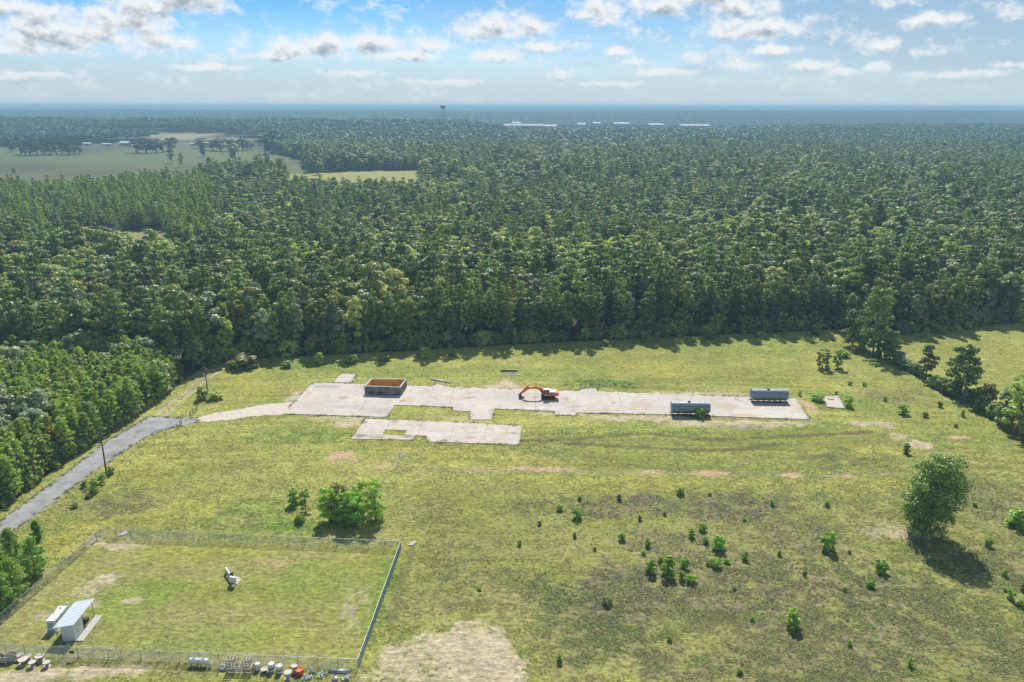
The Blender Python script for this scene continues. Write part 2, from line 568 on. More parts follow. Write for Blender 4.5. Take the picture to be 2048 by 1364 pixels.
# bare or different ground: u, v, half width px, half height px, kind
SPOTS = [
    (945, 1300, 95, 60, 's', 1.0), (950, 1350, 100, 44, 's', .9), (840, 1335, 120, 60, 's', .62), (780, 1364, 80, 30, 's', .5), (210, 1162, 34, 14, 's', 1), (185, 1210, 34, 8, 's', .5), (90, 1235, 40, 14, 's', .6), (265, 1205, 22, 8, 's', .6),
    (245, 1095, 60, 12, 's', .55), (190, 1085, 25, 12, 's', .7), (180, 1180, 30, 18, 's', .5), (560, 1120, 60, 12, 'c', .35), (120, 1350, 150, 14, 's', .85), (30, 1355, 60, 16, 's', .8),
    (255, 1345, 50, 14, 's', .6), (135, 1320, 30, 12, 'g', .6),
    (682, 916, 36, 11, 'c', .95), (760, 928, 30, 9, 'c', .5), (795, 910, 26, 8, 'g', .45), (1085, 937, 85, 6, 'c', .8), (955, 938, 60, 5, 'c', .5), (1300, 943, 28, 7, 'c', .8), (1420, 947, 60, 6, 'c', .8),
    (1585, 948, 28, 6, 'c', .8), (1685, 951, 30, 5, 'c', .7), (560, 1135, 90, 20, 'c', .2), (600, 790, 20, 9, 's', .8), (580, 800, 20, 10, 's', .6), (1010, 768, 26, 9, 's', .9), (1040, 775, 30, 6, 'c', .8), (985, 775, 20, 5, 's', .7),
    (1017, 748, 20, 6, 'g', 1), (700, 845, 22, 12, 's', .7), (660, 838, 60, 7, 's', .5), (890, 832, 70, 8, 's', .35), (925, 838, 35, 9, 's', .5), (1300, 836, 160, 7, 's', .7), (1480, 846, 180, 9, 's', .6), (1480, 852, 60, 8, 'g', .5),
    (1130, 826, 80, 5, 's', .5), (1605, 820, 26, 30, 's', .4), (1615, 810, 12, 12, 'c', .7), (1390, 787, 130, 4, 's', .7), (1740, 845, 60, 6, 's', .65), (1800, 870, 30, 8, 's', .5), (1835, 888, 30, 9, 's', .8), (1775, 850, 14, 6, 's', .6),
    (1920, 873, 26, 3.5, 'c', 1), (1790, 1065, 70, 26, 's', .45), (1830, 1065, 30, 12, 's', .6), (1345, 790, 170, 3, 's', .6), (1650, 770, 60, 10, 'y', .6),
    (1750, 900, 120, 14, 'y', .4), (1460, 1010, 130, 30, 'b', .7), (1250, 1010, 110, 22, 'b', .8), (1430, 1170, 190, 90, 'b', .55), (1250, 1180, 110, 70, 'b', .7), (1330, 1090, 110, 30, 'b', .5), (1200, 1250, 130, 80, 'd', .75),
    (1090, 1190, 60, 40, 'd', .8), (1500, 1150, 170, 60, 'b', .45), (1600, 1200, 200, 90, 'b', .5), (1800, 1220, 150, 100, 'b', .4), (1580, 1330, 300, 60, 'b', .45), (1950, 1280, 100, 100, 'b', .3), (1600, 1070, 90, 40, 'b', .4),
    (1690, 915, 90, 18, 'd', .5), (1100, 890, 90, 26, 'd', .3), (1100, 1020, 120, 20, 'd', .4), (1350, 1320, 100, 40, 'b', .4), (1800, 790, 90, 16, 'b', .4), (1980, 1000, 80, 50, 'b', .4), (1990, 1130, 80, 50, 'b', .35),
    (880, 1040, 60, 60, 'b', .25), (950, 1130, 120, 90, 'b', .2), (240, 1010, 90, 26, 'b', .45), (150, 1080, 60, 40, 'y', .7), (350, 1020, 130, 30, 'y', .6), (300, 930, 100, 40, 'y', .4),
    (520, 1020, 90, 28, 'l', .7), (590, 1050, 100, 16, 'l', .9), (450, 1050, 80, 14, 'l', .5), (1205, 766, 78, 9, 'l', 1), (1220, 690, 0.1, 0.1, 'l', 0), (640, 1160, 100, 40, 'l', .5), (270, 1200, 90, 40, 'l', .6), (420, 1280, 140, 30, 'l', .5),
    (600, 730, 160, 10, 'l', .7), (900, 745, 300, 16, 'l', .4), (1500, 690, 200, 20, 'l', .4), (1700, 800, 60, 14, 'l', .7), (1640, 850, 90, 8, 'l', .5), (760, 1200, 30, 90, 'l', .8), (1900, 650, 90, 10, 'l', .6), (600, 870, 120, 20, 'l', .5),
    (1300, 860, 240, 12, 'l', .55), (1330, 735, 120, 18, 'y', .7), (1000, 920, 200, 14, 'y', .5), (480, 760, 60, 14, 'y', .7), (860, 900, 120, 12, 'y', .3), (1250, 960, 260, 16, 'y', .6), (1700, 970, 180, 16, 'y', .5), (840, 825, 60, 10, 'y', .5), (530, 780, 60, 14, 'y', .4),
    (360, 1110, 120, 20, 'y', .35), (650, 1110, 120, 14, 'c', .25),
]
KINDS = 'scgybdl'


def masks(x, y):
    n = np.shape(x)
    out = {k: np.zeros(n) for k in KINDS}
    wx = x + (fbm(x / 3.5, y / 3.5, 61, 3) - 0.5) * 9
    wy = y + (fbm(x / 3.5, y / 3.5, 71, 3) - 0.5) * 9
    br = 0.55 * fbm(x / 2.4, y / 1.6, 81, 3) + 0.45 * vnoise(x / 0.8, y / 0.7, 83)
    for (u, v, a, b, k, s) in SPOTS:
        p = G(u, v)
        rx = max(0.5, a * mpp(v))
        ry = max(0.6, (G(u, v - b).y - G(u, v + b).y) / 2)
        sel = (np.abs(x - p.x) < rx * 1.6 + 6) & (np.abs(y - p.y) < ry * 1.6 + 6)
        if not sel.any():
            continue
        ws = min(1.0, min(rx, ry) / 5)
        d = np.hypot((x[sel] + (wx[sel] - x[sel]) * ws - p.x) / rx, (y[sel] + (wy[sel] - y[sel]) * ws - p.y) / ry)
        w = sst(1.25, 0.55, d) if False else 1 - sst(0.55, 1.25, d)
        w = w * s
        if k in 'sc':
            w = sst(0.15, 0.80, w * (0.22 + 1.6 * br[sel]))
        out[k][sel] = np.maximum(out[k][sel], w)
    return out


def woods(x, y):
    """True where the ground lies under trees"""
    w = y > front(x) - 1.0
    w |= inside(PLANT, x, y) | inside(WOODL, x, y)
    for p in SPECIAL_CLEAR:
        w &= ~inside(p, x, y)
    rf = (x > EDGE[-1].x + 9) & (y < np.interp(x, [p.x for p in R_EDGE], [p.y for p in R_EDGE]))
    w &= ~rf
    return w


def colour(x, y):
    """albedo of the ground"""
    n = len(x)
    big = fbm(x / 45, y / 30, 3, 3)[:, None]
    med = fbm(x / 9, y / 6, 13, 3)[:, None]
    fin = fbm(x / 2.2, y / 1.6, 23, 3)[:, None]
    a, b = np.array([0.226, 0.240, 0.060]), np.array([0.340, 0.328, 0.098])
    c = a + (b - a) * np.clip((big - 0.3) * 1.7 + (med - 0.5) * 1.1, 0, 1)
    olive = np.array([0.245, 0.215, 0.105])
    sy = sst(262, 120, y)[:, None] if False else (1 - sst(110, 190, y))[:, None]
    c = c + (olive - c) * np.clip(sst(0.38, 0.66, med) * 0.55 * sy + 0.30 * sst(10, 50, x)[:, None] * sy, 0, 0.8)
    m_ = masks(x, y)

    def lay(k, col, amt=1.0):
        nonlocal c
        c = c + (np.array(col) - c) * np.clip(m_[k] * amt, 0, 1)[:, None]
    lay('y', (0.370, 0.325, 0.075), 0.75)
    lay('l', (0.165, 0.245, 0.042), 0.8)
    brn = np.array([0.165, 0.140, 0.095])
    c = c + (brn - c) * np.clip(m_['b'][:, None] * (0.35 + 1.1 * sst(0.35, 0.65, fin)), 0, 0.85)
    lay('d', (0.165, 0.160, 0.080), 0.7)
    # mower swathes and wheel ruts curving round the pads
    sw = vnoise(x / 22, (y + 0.0016 * (x - 10) ** 2 * 0.35) / 1.05, 91)[:, None]
    ins = inside(FENCE, x, y)[:, None]
    c = c * (1 + (sw - 0.5) * 0.42 * (1 - ins) * (sst(150, 175, y) * (1 - sst(225, 245, y)))[:, None])
    lay('s', (0.45, 0.37, 0.27), 0.95)
    lay('c', (0.44, 0.295, 0.195))
    lay('g', (0.235, 0.215, 0.175))
    ruts = [px([(1040, 881), (1100, 882), (1200, 873), (1300, 866), (1390, 877), (1480, 878), (1560, 872), (1640, 868), (1740, 862)]), px([(1130, 886), (1300, 895), (1400, 900), (1480, 898), (1560, 885)]),
            px([(820, 1108), (802, 1180), (785, 1250)]), px([(1745, 845), (1800, 865), (1850, 895), (1900, 915)]), px([(780, 935), (1000, 940), (1250, 945), (1600, 950), (1800, 945)])]
    for i, r_ in enumerate(ruts):
        d = seg_dist(r_, x, y)
        k = (1 - sst(0.35, 1.45, d + (fin[:, 0] - 0.5) * 1.3)) * (0.8 if i < 2 else 0.5)
        c = c + (np.array([0.115, 0.105, 0.05] if i < 3 else [0.3, 0.26, 0.16]) - c) * k[:, None]
    for i, (ua, ub) in enumerate(((752, 727), (737, 716), (722, 705), (708, 695), (694, 685))):
        d = seg_dist(px([(ua, 1176 + i * 3), (ub, 1246 + i * 2)]), x, y)
        k = (1 - sst(0.1, 0.7, d)) * sst(0.42, 0.6, vnoise(x / 0.9, y / 1.3, 95)) * 0.75
        c = c + (np.array([0.42, 0.36, 0.25]) - c) * k[:, None]
    tw = seg_dist(TRACK, x, y)
    k = (sst(0.3, 0.7, tw) * (1 - sst(1.1, 2.3, tw + (fin[:, 0] - 0.5) * 1.2)))
    c = c + (np.array([0.42, 0.36, 0.26]) - c) * (k * 0.85)[:, None]
    rd = seg_dist(ROAD + [ROAD[0]], x, y)
    k = (1 - sst(0.2, 1.3, rd + (fin[:, 0] - 0.5) * 1.6)) * 0.6
    c = c + (np.array([0.34, 0.30, 0.2]) - c) * k[:, None]
    c = c * (0.82 + 0.36 * fin)
    # under trees, pasture, far country
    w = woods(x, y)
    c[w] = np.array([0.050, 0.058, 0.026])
    far = np.hypot(x, y) > 420
    past = inside(PASTURE, x, y)
    pc = np.array([0.088, 0.082, 0.055]) + (np.array([0.115, 0.130, 0.055]) - np.array([0.088, 0.082, 0.055])) * sst(0.42, 0.60, fbm(x / 130, y / 260, 131, 3))[:, None]  # dull brown green pasture, its colour darkened as if under cloud shadow
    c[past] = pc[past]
    for p, cc in ((FIELD2, (0.26, 0.235, 0.15)), (FIELD3, (0.26, 0.235, 0.15)), (STRIP, (0.27, 0.26, 0.09)), (CLEAR, (0.23, 0.22, 0.10))):
        c[inside(p, x, y)] = cc
    deep = np.hypot(x, y) > 6500
    c[deep] = (np.array([0.030, 0.048, 0.022]) * (0.6 + 0.9 * fbm(x / 160, y / 420, 141, 4))[:, None])[deep]
    yard = inside(YARD, x, y) & (fbm(x / 90, y / 90, 151, 2) > 0.5)
    c[yard] = (0.18, 0.18, 0.13)
    return np.clip(c, 0.005, 0.9), m_


# ------------------------------------------------------------------ the ground sheet
def grow(a, step, far, f=1.09):
    o = []
    while a < far:
        a += step
        step *= f
        o.append(a)
    return o


def make_ground():
    st = 0.62
    xs = list(np.arange(-150, 178, st))
    ys = list(np.arange(88, 300, st))
    xs = [-v for v in grow(150, st, 30000)][::-1] + xs + grow(xs[-1], st, 30000)
    ys = [-v for v in grow(-88, st * 2, 3000, 1.3)][::-1] + ys + grow(ys[-1], st, 34000, 1.045)
    X, Y = np.meshgrid(np.array(xs), np.array(ys))
    nx, ny = len(xs), len(ys)
    x, y = X.ravel(), Y.ravel()
    z = terr(x, y)
    me = bpy.data.meshes.new('meadow_ground')
    i = np.arange(nx * ny).reshape(ny, nx)
    q = np.stack([i[:-1, :-1], i[:-1, 1:], i[1:, 1:], i[1:, :-1]], -1).reshape(-1, 4)
    me.vertices.add(len(x))
    me.vertices.foreach_set('co', np.stack([x, y, z], 1).astype(np.float32).ravel())
    me.loops.add(q.size)
    me.polygons.add(len(q))
    me.loops.foreach_set('vertex_index', q.ravel().astype(np.int32))
    me.polygons.foreach_set('loop_start', (np.arange(len(q)) * 4).astype(np.int32))
    me.update(calc_edges=True)
    me.shade_smooth()
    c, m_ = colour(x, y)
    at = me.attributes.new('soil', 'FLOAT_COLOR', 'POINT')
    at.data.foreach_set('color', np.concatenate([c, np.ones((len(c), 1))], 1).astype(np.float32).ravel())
    m = bpy.data.materials.new('meadow')
    m.use_nodes = True
    t = m.node_tree
    t.nodes.clear()
    N = NT(t)
    a = N.n('ShaderNodeAttribute', attribute_name='soil')
    tc = N.n('ShaderNodeTexCoord')
    p = tc.outputs['Object']
    n1 = N.noise(p, 1.1, 6, 0.68)
    n2 = N.noise(p, 0.22, 5, 0.6, 0.5)
    n3 = N.noise(N.vm('MULTIPLY', p, (0.7, 1.5, 1)), 0.9, 5, 0.65)
    k = N.m('ADD', N.ramp(n1, 0.28, 0.72, -0.42, 0.42, False), N.ramp(n3, 0.3, 0.7, -0.24, 0.24, False))
    k = N.m('ADD', k, N.ramp(n2, 0.3, 0.7, -0.10, 0.10, False))
    col = N.mix(1.0, a.outputs['Color'], N.mix(N.m('ADD', 0.5, k), (0.42, 0.46, 0.46), (1.42, 1.40, 1.25)), 'MULTIPLY')
    b = N.n('ShaderNodeBsdfPrincipled')
    N.put(b.inputs['Base Color'], col)
    b.inputs['Roughness'].default_value = 0.95
    b.inputs['Specular IOR Level'].default_value = 0.1
    bp = N.n('ShaderNodeBump')
    bp.inputs['Strength'].default_value = 0.9
    bp.inputs['Distance'].default_value = 0.35
    N.put(bp.inputs['Height'], N.m('ADD', n1, n3))
    N.put(b.inputs['Normal'], bp.outputs[0])
    o = N.n('ShaderNodeOutputMaterial')
    N.put(o.inputs[0], b.outputs[0])
    me.materials.append(m)
    ob = bpy.data.objects.new('ground', me)
    COL.objects.link(ob)
    tag(ob, kind='structure')


make_ground()


def slab_obj(name, poly, top, bottom, mtl, holes=(), jitter=0.0, kind='structure'):
    """a sheet with real thickness over a ground outline"""
    def refine(pl):
        if not jitter:
            return [Vector((p.x, p.y, 0)) for p in pl]
        o = []
        for a, b in zip(pl, pl[1:] + pl[:1]):
            n = max(1, int((b - a).length / 0.8))
            d = (b - a).normalized()
            nn = Vector((-d.y, d.x, 0))
            for k in range(n):
                q = a + (b - a) * (k / n)
                o.append(Vector((q.x, q.y, 0)) + nn * random.uniform(-jitter, jitter))
        return o
    loops = [refine(poly)] + [refine(h) for h in holes]
    flat = [p for l in loops for p in l]
    tris = tessellate_polygon(loops)
    n = len(flat)
    vs = [(p.x, p.y, top) for p in flat] + [(p.x, p.y, bottom) for p in flat]
    fs = [tuple(t_) for t_ in tris]
    o = 0
    for l in loops:
        for k in range(len(l)):
            a, b = o + k, o + (k + 1) % len(l)
            fs.append((a, b, n + b, n + a))
        o += len(l)
    mb = MB()
    mb.v, mb.f = vs, fs
    ob = mb.build(name, mtl)
    return tag(ob, kind=kind)


DK, BR, TN = (0.13, 0.115, 0.105), (0.26, 0.19, 0.14), (0.40, 0.31, 0.22)
STAINS = [(722, 873, 13, 4, DK), (755, 875.5, 20, 3, BR), (815, 873.5, 13, 4, DK), (790, 845, 9, 3, BR), (890, 882, 9, 2.5, DK), (940, 876, 14, 1.6, BR), (1030, 868, 8, 3, BR), (687, 797, 12, 3.5, BR), (650, 775, 34, 4, (0.25, 0.26, 0.27)), (764, 824, 34, 7, (0.30, 0.29, 0.28)),
          (690, 815, 40, 4, (0.33, 0.32, 0.31)), (806, 803, 9, 3, BR), (937, 796, 11, 3, BR), (1046, 806, 10, 5, TN), (1450, 812, 28, 8, TN), (1490, 830, 32, 3.5, (0.42, 0.28, 0.18)), (1227, 806, 5, 2, BR), (1264, 817, 13, 4, TN), (1200, 821, 50, 3, TN), (1280, 808, 24, 7, TN), (1070, 795, 6, 2, DK)]


def concrete_mat(name, base, jx, jy, rot):
    m = bpy.data.materials.new(name)
    m.use_nodes = True
    t = m.node_tree
    t.nodes.clear()
    N = NT(t)
    tc = N.n('ShaderNodeTexCoord')
    p = tc.outputs['Object']
    mp = N.n('ShaderNodeMapping')
    mp.inputs['Rotation'].default_value = (0, 0, rot)
    N.put(mp.inputs[0], p)
    q = mp.outputs[0]
    n1 = N.noise(q, 0.09, 6, 0.62, 0.5)
    n2 = N.noise(q, 0.7, 6, 0.65)
    n3 = N.noise(q, 5, 3)
    c = N.mix(N.ramp(n1, 0.3, 0.7), tuple(x * 0.84 for x in base), tuple(x * 1.1 for x in base))
    c = N.mix(N.ramp(n2, 0.35, 0.75, 0, 0.5), c, tuple(x * y for x, y in zip(base, (0.78, 0.74, 0.70))))
    # earth washed onto the slab and dark damp stains
    e = N.ramp(N.noise(q, 0.16, 5, 0.6, 1.0), 0.53, 0.66, 0, 0.7)
    c = N.mix(e, c, (0.42, 0.31, 0.21))
    e2 = N.ramp(N.noise(N.vm('ADD', q, (40, 9, 3)), 0.24, 6, 0.65, 0.8), 0.56, 0.68, 0, 0.65)
    c = N.mix(e2, c, (0.20, 0.17, 0.15))
    for (su, sv, sa, sb, sc_) in STAINS:
        g_ = G(su, sv)
        dv = N.vm('MULTIPLY', N.vm('SUBTRACT', p, (g_.x, g_.y, 0)), (1 / (sa * mpp(sv)), 2 / (G(su, sv - sb).y - G(su, sv + sb).y), 0))
        ln = N.n('ShaderNodeVectorMath', operation='LENGTH')
        N.put(ln.inputs[0], dv)
        k_ = N.ramp(N.m('ADD', ln.outputs['Value'], N.m('MULTIPLY', N.m('SUBTRACT', n2, 0.5), 2.6)), 0.55, 1.15, 0.75, 0.0)
        c = N.mix(k_, c, sc_)
    br = N.n('ShaderNodeTexBrick', offset=0.0, offset_frequency=2)
    br.inputs['Scale'].default_value = 1.0
    br.inputs['Mortar Size'].default_value = 0.055
    br.inputs['Mortar Smooth'].default_value = 0.3
    br.inputs['Brick Width'].default_value = jx
    br.inputs['Row Height'].default_value = jy
    wv = N.vm('ADD', q, N.vm('MULTIPLY', N.vm('SUBTRACT', N.n('ShaderNodeTexNoise').outputs['Color'], (0.5, 0.5, 0.5)), (0.0, 0.0, 0)))
    N.put(br.inputs['Vector'], wv)
    jt = N.m('MULTIPLY', br.outputs['Fac'], N.ramp(N.noise(q, 0.5, 3), 0.35, 0.55, 0.25, 0.95))
    c = N.mix(jt, c, (0.13, 0.13, 0.07))
    b = N.n('ShaderNodeBsdfPrincipled')
    N.put(b.inputs['Base Color'], N.mix(N.ramp(n3, 0.3, 0.7, 0, 0.25), c, tuple(x * 0.7 for x in base)))
    b.inputs['Roughness'].default_value = 0.9
    b.inputs['Specular IOR Level'].default_value = 0.2
    o = N.n('ShaderNodeOutputMaterial')
    N.put(o.inputs[0], b.outputs[0])
    return m


M['pad'] = concrete_mat('old_concrete', (0.485, 0.44, 0.395), 24, 9.5, R(1.8))
M['pad2'] = concrete_mat('old_concrete_bays', (0.50, 0.445, 0.395), 8.6, 4.1, R(3.2))
M['asphalt'] = mat('asphalt', (0.245, 0.242, 0.242), 0.9, vary=0.5, scale=0.35, bump=0.4, dirt=(0.155, 0.15, 0.148), dirt_amt=0.42, dscale=0.3)
M['gravel'] = mat('pale_gravel', (0.46, 0.40, 0.335), 0.95, vary=0.25, scale=0.8, bump=0.5, dirt=(0.24, 0.23, 0.11), dirt_amt=0.25, dscale=0.35)
slab_obj('road', ROAD, 0.035, -0.2, M['asphalt'], jitter=0.28)
slab_obj('driveway', DRIVE, 0.03, -0.2, M['gravel'], jitter=0.45)
slab_obj('concrete_pavement', PADS['main'], 0.14, -0.2, M['pad'], jitter=0.05)
slab_obj('concrete_pavement', PADS['lower'], 0.13, -0.2, M['pad2'], holes=[HOLE], jitter=0.08)
slab_obj('concrete_pavement', PADS['stub'], 0.132, -0.2, M['pad2'], jitter=0.08)
slab_obj('concrete_pavement', PADS['far'], 0.16, -0.2, M['pad'], jitter=0.06)
slab_obj('concrete_pavement', PADS['well'], 0.12, -0.2, M['pad2'])
AVOID = [PADS['main'], PADS['lower'], PADS['stub'], PADS['far'], PADS['well'], ROAD]


# ------------------------------------------------------------------ foliage meshes
def quads(P, Nn, L, W, tone, r, up=None):
    """leaf sprays: one rhombus each, facing Nn"""
    n = len(P)
    a = r.normal(size=(n, 3)) if up is None else up + r.normal(size=(n, 3)) * 0.35
    Nn = Nn / (np.linalg.norm(Nn, axis=1, keepdims=True) + 1e-9)
    t = np.cross(Nn, a)
    t /= np.linalg.norm(t, axis=1, keepdims=True) + 1e-9
    b = np.cross(Nn, t)
    L, W = L[:, None], W[:, None]
    V = np.stack([P - b * L, P + t * W, P + b * L, P - t * W], 1)
    V[:, 0] -= Nn * L * 0.18
    V[:, 2] -= Nn * L * 0.18
    return V.reshape(-1, 3), tone


def leaf_mesh(name, V, tone, mtl, extra=None):
    """V: 4 verts per spray.  extra: (verts, faces, material) joined in, for trunks inside masses"""
    n = len(V) // 4
    me = bpy.data.meshes.new(name)
    vs = V
    lo = np.arange(n * 4)
    start = np.arange(n) * 4
    mi = np.zeros(n, np.int32)
    if extra:
        ev, ef, em = extra
        o = len(vs)
        vs = np.concatenate([vs, np.array(ev)])
        el = np.array([i + o for f in ef for i in f])
        lens = np.array([len(f) for f in ef])
        start = np.concatenate([start, n * 4 + np.concatenate([[0], np.cumsum(lens)[:-1]])])
        lo = np.concatenate([lo, el])
        mi = np.concatenate([mi, np.ones(len(ef), np.int32)])
        tone = np.concatenate([tone, np.zeros(len(ef))])
    me.vertices.add(len(vs))
    me.vertices.foreach_set('co', vs.astype(np.float32).ravel())
    me.loops.add(len(lo))
    me.polygons.add(len(start))
    me.loops.foreach_set('vertex_index', lo.astype(np.int32))
    me.polygons.foreach_set('loop_start', start.astype(np.int32))
    me.polygons.foreach_set('material_index', mi)
    me.update(calc_edges=True)
    at = me.attributes.new('tone', 'FLOAT', 'FACE')
    at.data.foreach_set('value', np.clip(tone, 0, 1).astype(np.float32))
    me.materials.append(mtl)
    if extra:
        me.materials.append(em)
    return me


def sphere_dirs(n, r, flat=0.0):
    d = r.normal(size=(n, 3))
    d /= np.linalg.norm(d, axis=1, keepdims=True)
    if flat:
        d[:, 2] = np.where(d[:, 2] < -flat, -d[:, 2], d[:, 2])
    return d


def broadleaf(seed, h, cr, base, nl, n, leaf, lean=(0, 0), top=1.0, bush=False):
    """returns (spray verts, tones, trunk MB)"""
    r = np.random.default_rng(seed)
    cr = cr * 0.86
    h = h * 0.97
    hc = h - base
    cen, rad = [], []
    k = 0
    while len(cen) < nl and k < 4000:
        k += 1
        d = sphere_dirs(1, r)[0]
        rr = r.uniform(0.25, 0.82)
        zz = d[2] * rr
        wid = (1 - 0.35 * max(0, zz) * top) * (1 if zz > -0.3 else 0.8)
        p = np.array([d[0] * rr * cr * wid + lean[0] * (zz + 1) * 0.5, d[1] * rr * cr * wid + lean[1] * (zz + 1) * 0.5, base + hc * (0.5 + 0.5 * zz)])
        q = cr * r.uniform(0.26, 0.46)
        if bush:
            f = r.uniform(0.06, 0.93)
            a = r.uniform(0, 6.283)
            prof = math.sqrt(max(0.05, 1 - ((f - 0.40) / 0.60) ** 2)) if f > 0.4 else 0.72 + 0.28 * f / 0.4
            rr = math.sqrt(r.uniform(0.05, 1)) * 0.78 * prof
            q = cr * r.uniform(0.20, 0.36)
            p = np.array([math.cos(a) * rr * cr + lean[0] * f, math.sin(a) * rr * cr + lean[1] * f, base + hc * f - (q * 0.5 if f > 0.85 else 0)])
        if all(np.linalg.norm((p - c) / np.array([1, 1, 1.1])) > 0.55 * (q + s_) for c, s_ in zip(cen, rad)) or k > 2500:
            cen.append(p)
            rad.append(q)
    cen, rad = np.array(cen), np.array(rad)
    w = rad ** 2
    li = r.choice(len(cen), n, p=w / w.sum())
    d = sphere_dirs(n, r, 0.25)
    sc = r.uniform(0.62, 1.08, n) * (1 + 0.18 * np.sin(d[:, 0] * 5 + li) * np.cos(d[:, 1] * 6 + li * 2))
    P = cen[li] + d * (rad[li] * sc)[:, None] * np.array([1, 1, 0.85])
    Nn = d * 1.1 + r.normal(size=(n, 3)) * 0.36 + np.array([0, 0, 0.3])
    lt = r.uniform(-0.16, 0.16, len(cen))
    tone = 0.5 + lt[li] + r.normal(size=n) * 0.2
    s_ = leaf * r.uniform(0.6, 1.3, n)
    V, tone = quads(P, Nn, s_, s_ * 0.72, tone, r)
    tb = MB()
    tr = max(0.025, 0.022 * h)
    jx, jy = lean[0] * 0.35, lean[1] * 0.35
    fork = Vector((jx, jy, base + hc * 0.18))
    tb.cyl((0, 0, -0.3), fork, tr * 1.25, tr * 0.75, 8, False)
    tb.cyl(fork, (lean[0] * 0.8, lean[1] * 0.8, base + hc * 0.8), tr * 0.75, tr * 0.2, 6, False)
    for i in np.argsort(-rad)[:min(9, len(rad))]:
        a = fork.lerp(Vector((lean[0] * 0.6, lean[1] * 0.6, base + hc * 0.6)), r.uniform(0, 0.8))
        tb.cyl(a, Vector(cen[i]), tr * 0.4, tr * 0.08, 5, False)
    return V, tone, tb


def pine(seed, h, cr, base, n, leaf, tiers=9, droop=0.1, conic=0.5):
    """a pine: whorls of limbs carrying brushes of needles"""
    r = np.random.default_rng(seed)
    tb = MB()
    tr = 0.014 * h + 0.04
    bend = r.normal(size=2) * 0.012 * h
    tb.cyl((0, 0, -0.3), (bend[0], bend[1], h * 0.6), tr, tr * 0.6, 7, False)
    tb.cyl((bend[0], bend[1], h * 0.6), (bend[0] * 1.4, bend[1] * 1.4, h * 0.98), tr * 0.6, tr * 0.12, 6, False)
    cl, wt = [], []
    for t_ in range(tiers):
        f = (t_ + r.uniform(-0.25, 0.25)) / max(1, tiers - 1)
        z = base + (h - base) * min(max(f, 0), 0.97)
        prof = max(0.0, 1 - f) ** conic * (0.55 + 0.45 * min(1, f * 4 + 0.25)) + 0.06
        nb = r.integers(4, 7)
        a0 = r.uniform(0, 6.28)
        for k in range(nb):
            a = a0 + k * 6.283 / nb + r.uniform(-0.35, 0.35)
            ln = cr * prof * r.uniform(0.6, 1.1)
            tip = np.array([bend[0] + math.cos(a) * ln, bend[1] + math.sin(a) * ln, z + ln * (0.35 - droop) + r.uniform(-0.3, 0.3)])
            tb.cyl((bend[0] * z / h, bend[1] * z / h, z - 0.2), tip, tr * 0.22, tr * 0.06, 4, False)
            for q in (0.45, 0.72, 0.95):
                c = np.array([bend[0], bend[1], z]) * (1 - q) + tip * q
                cl.append(c)
                wt.append((0.5 + 0.5 * q) * (0.4 + ln / cr))
    cl.append(np.array([bend[0] * 1.4, bend[1] * 1.4, h - 0.3]))
    wt.append(0.7)
    cl, wt = np.array(cl), np.array(wt)
    li = r.choice(len(cl), n, p=wt / wt.sum())
    spread = cr * 0.17
    d = sphere_dirs(n, r)
    P = cl[li] + d * (spread * r.uniform(0.35, 1.25, n))[:, None] * np.array([1, 1, 0.7])
    Nn = d * 0.8 + r.normal(size=(n, 3)) * 0.5 + np.array([0, 0, 0.35])
    tone = 0.5 + r.uniform(-0.18, 0.18, len(cl))[li] + r.normal(size=n) * 0.2
    s_ = leaf * r.uniform(0.7, 1.3, n)
    V, tone = quads(P, Nn, s_, s_ * 0.36, tone, r, np.array([0, 0, 1.0]) + d * 0.8)
    return V, tone, tb


def joined(name, spec, leafm, barkm):
    V, t, tb = spec
    return leaf_mesh(name, V, t, leafm, (tb.v, tb.f, barkm))


def proto(me):
    return bpy.data.objects.new(me.name, me)        # a source for the masses, never linked into the scene


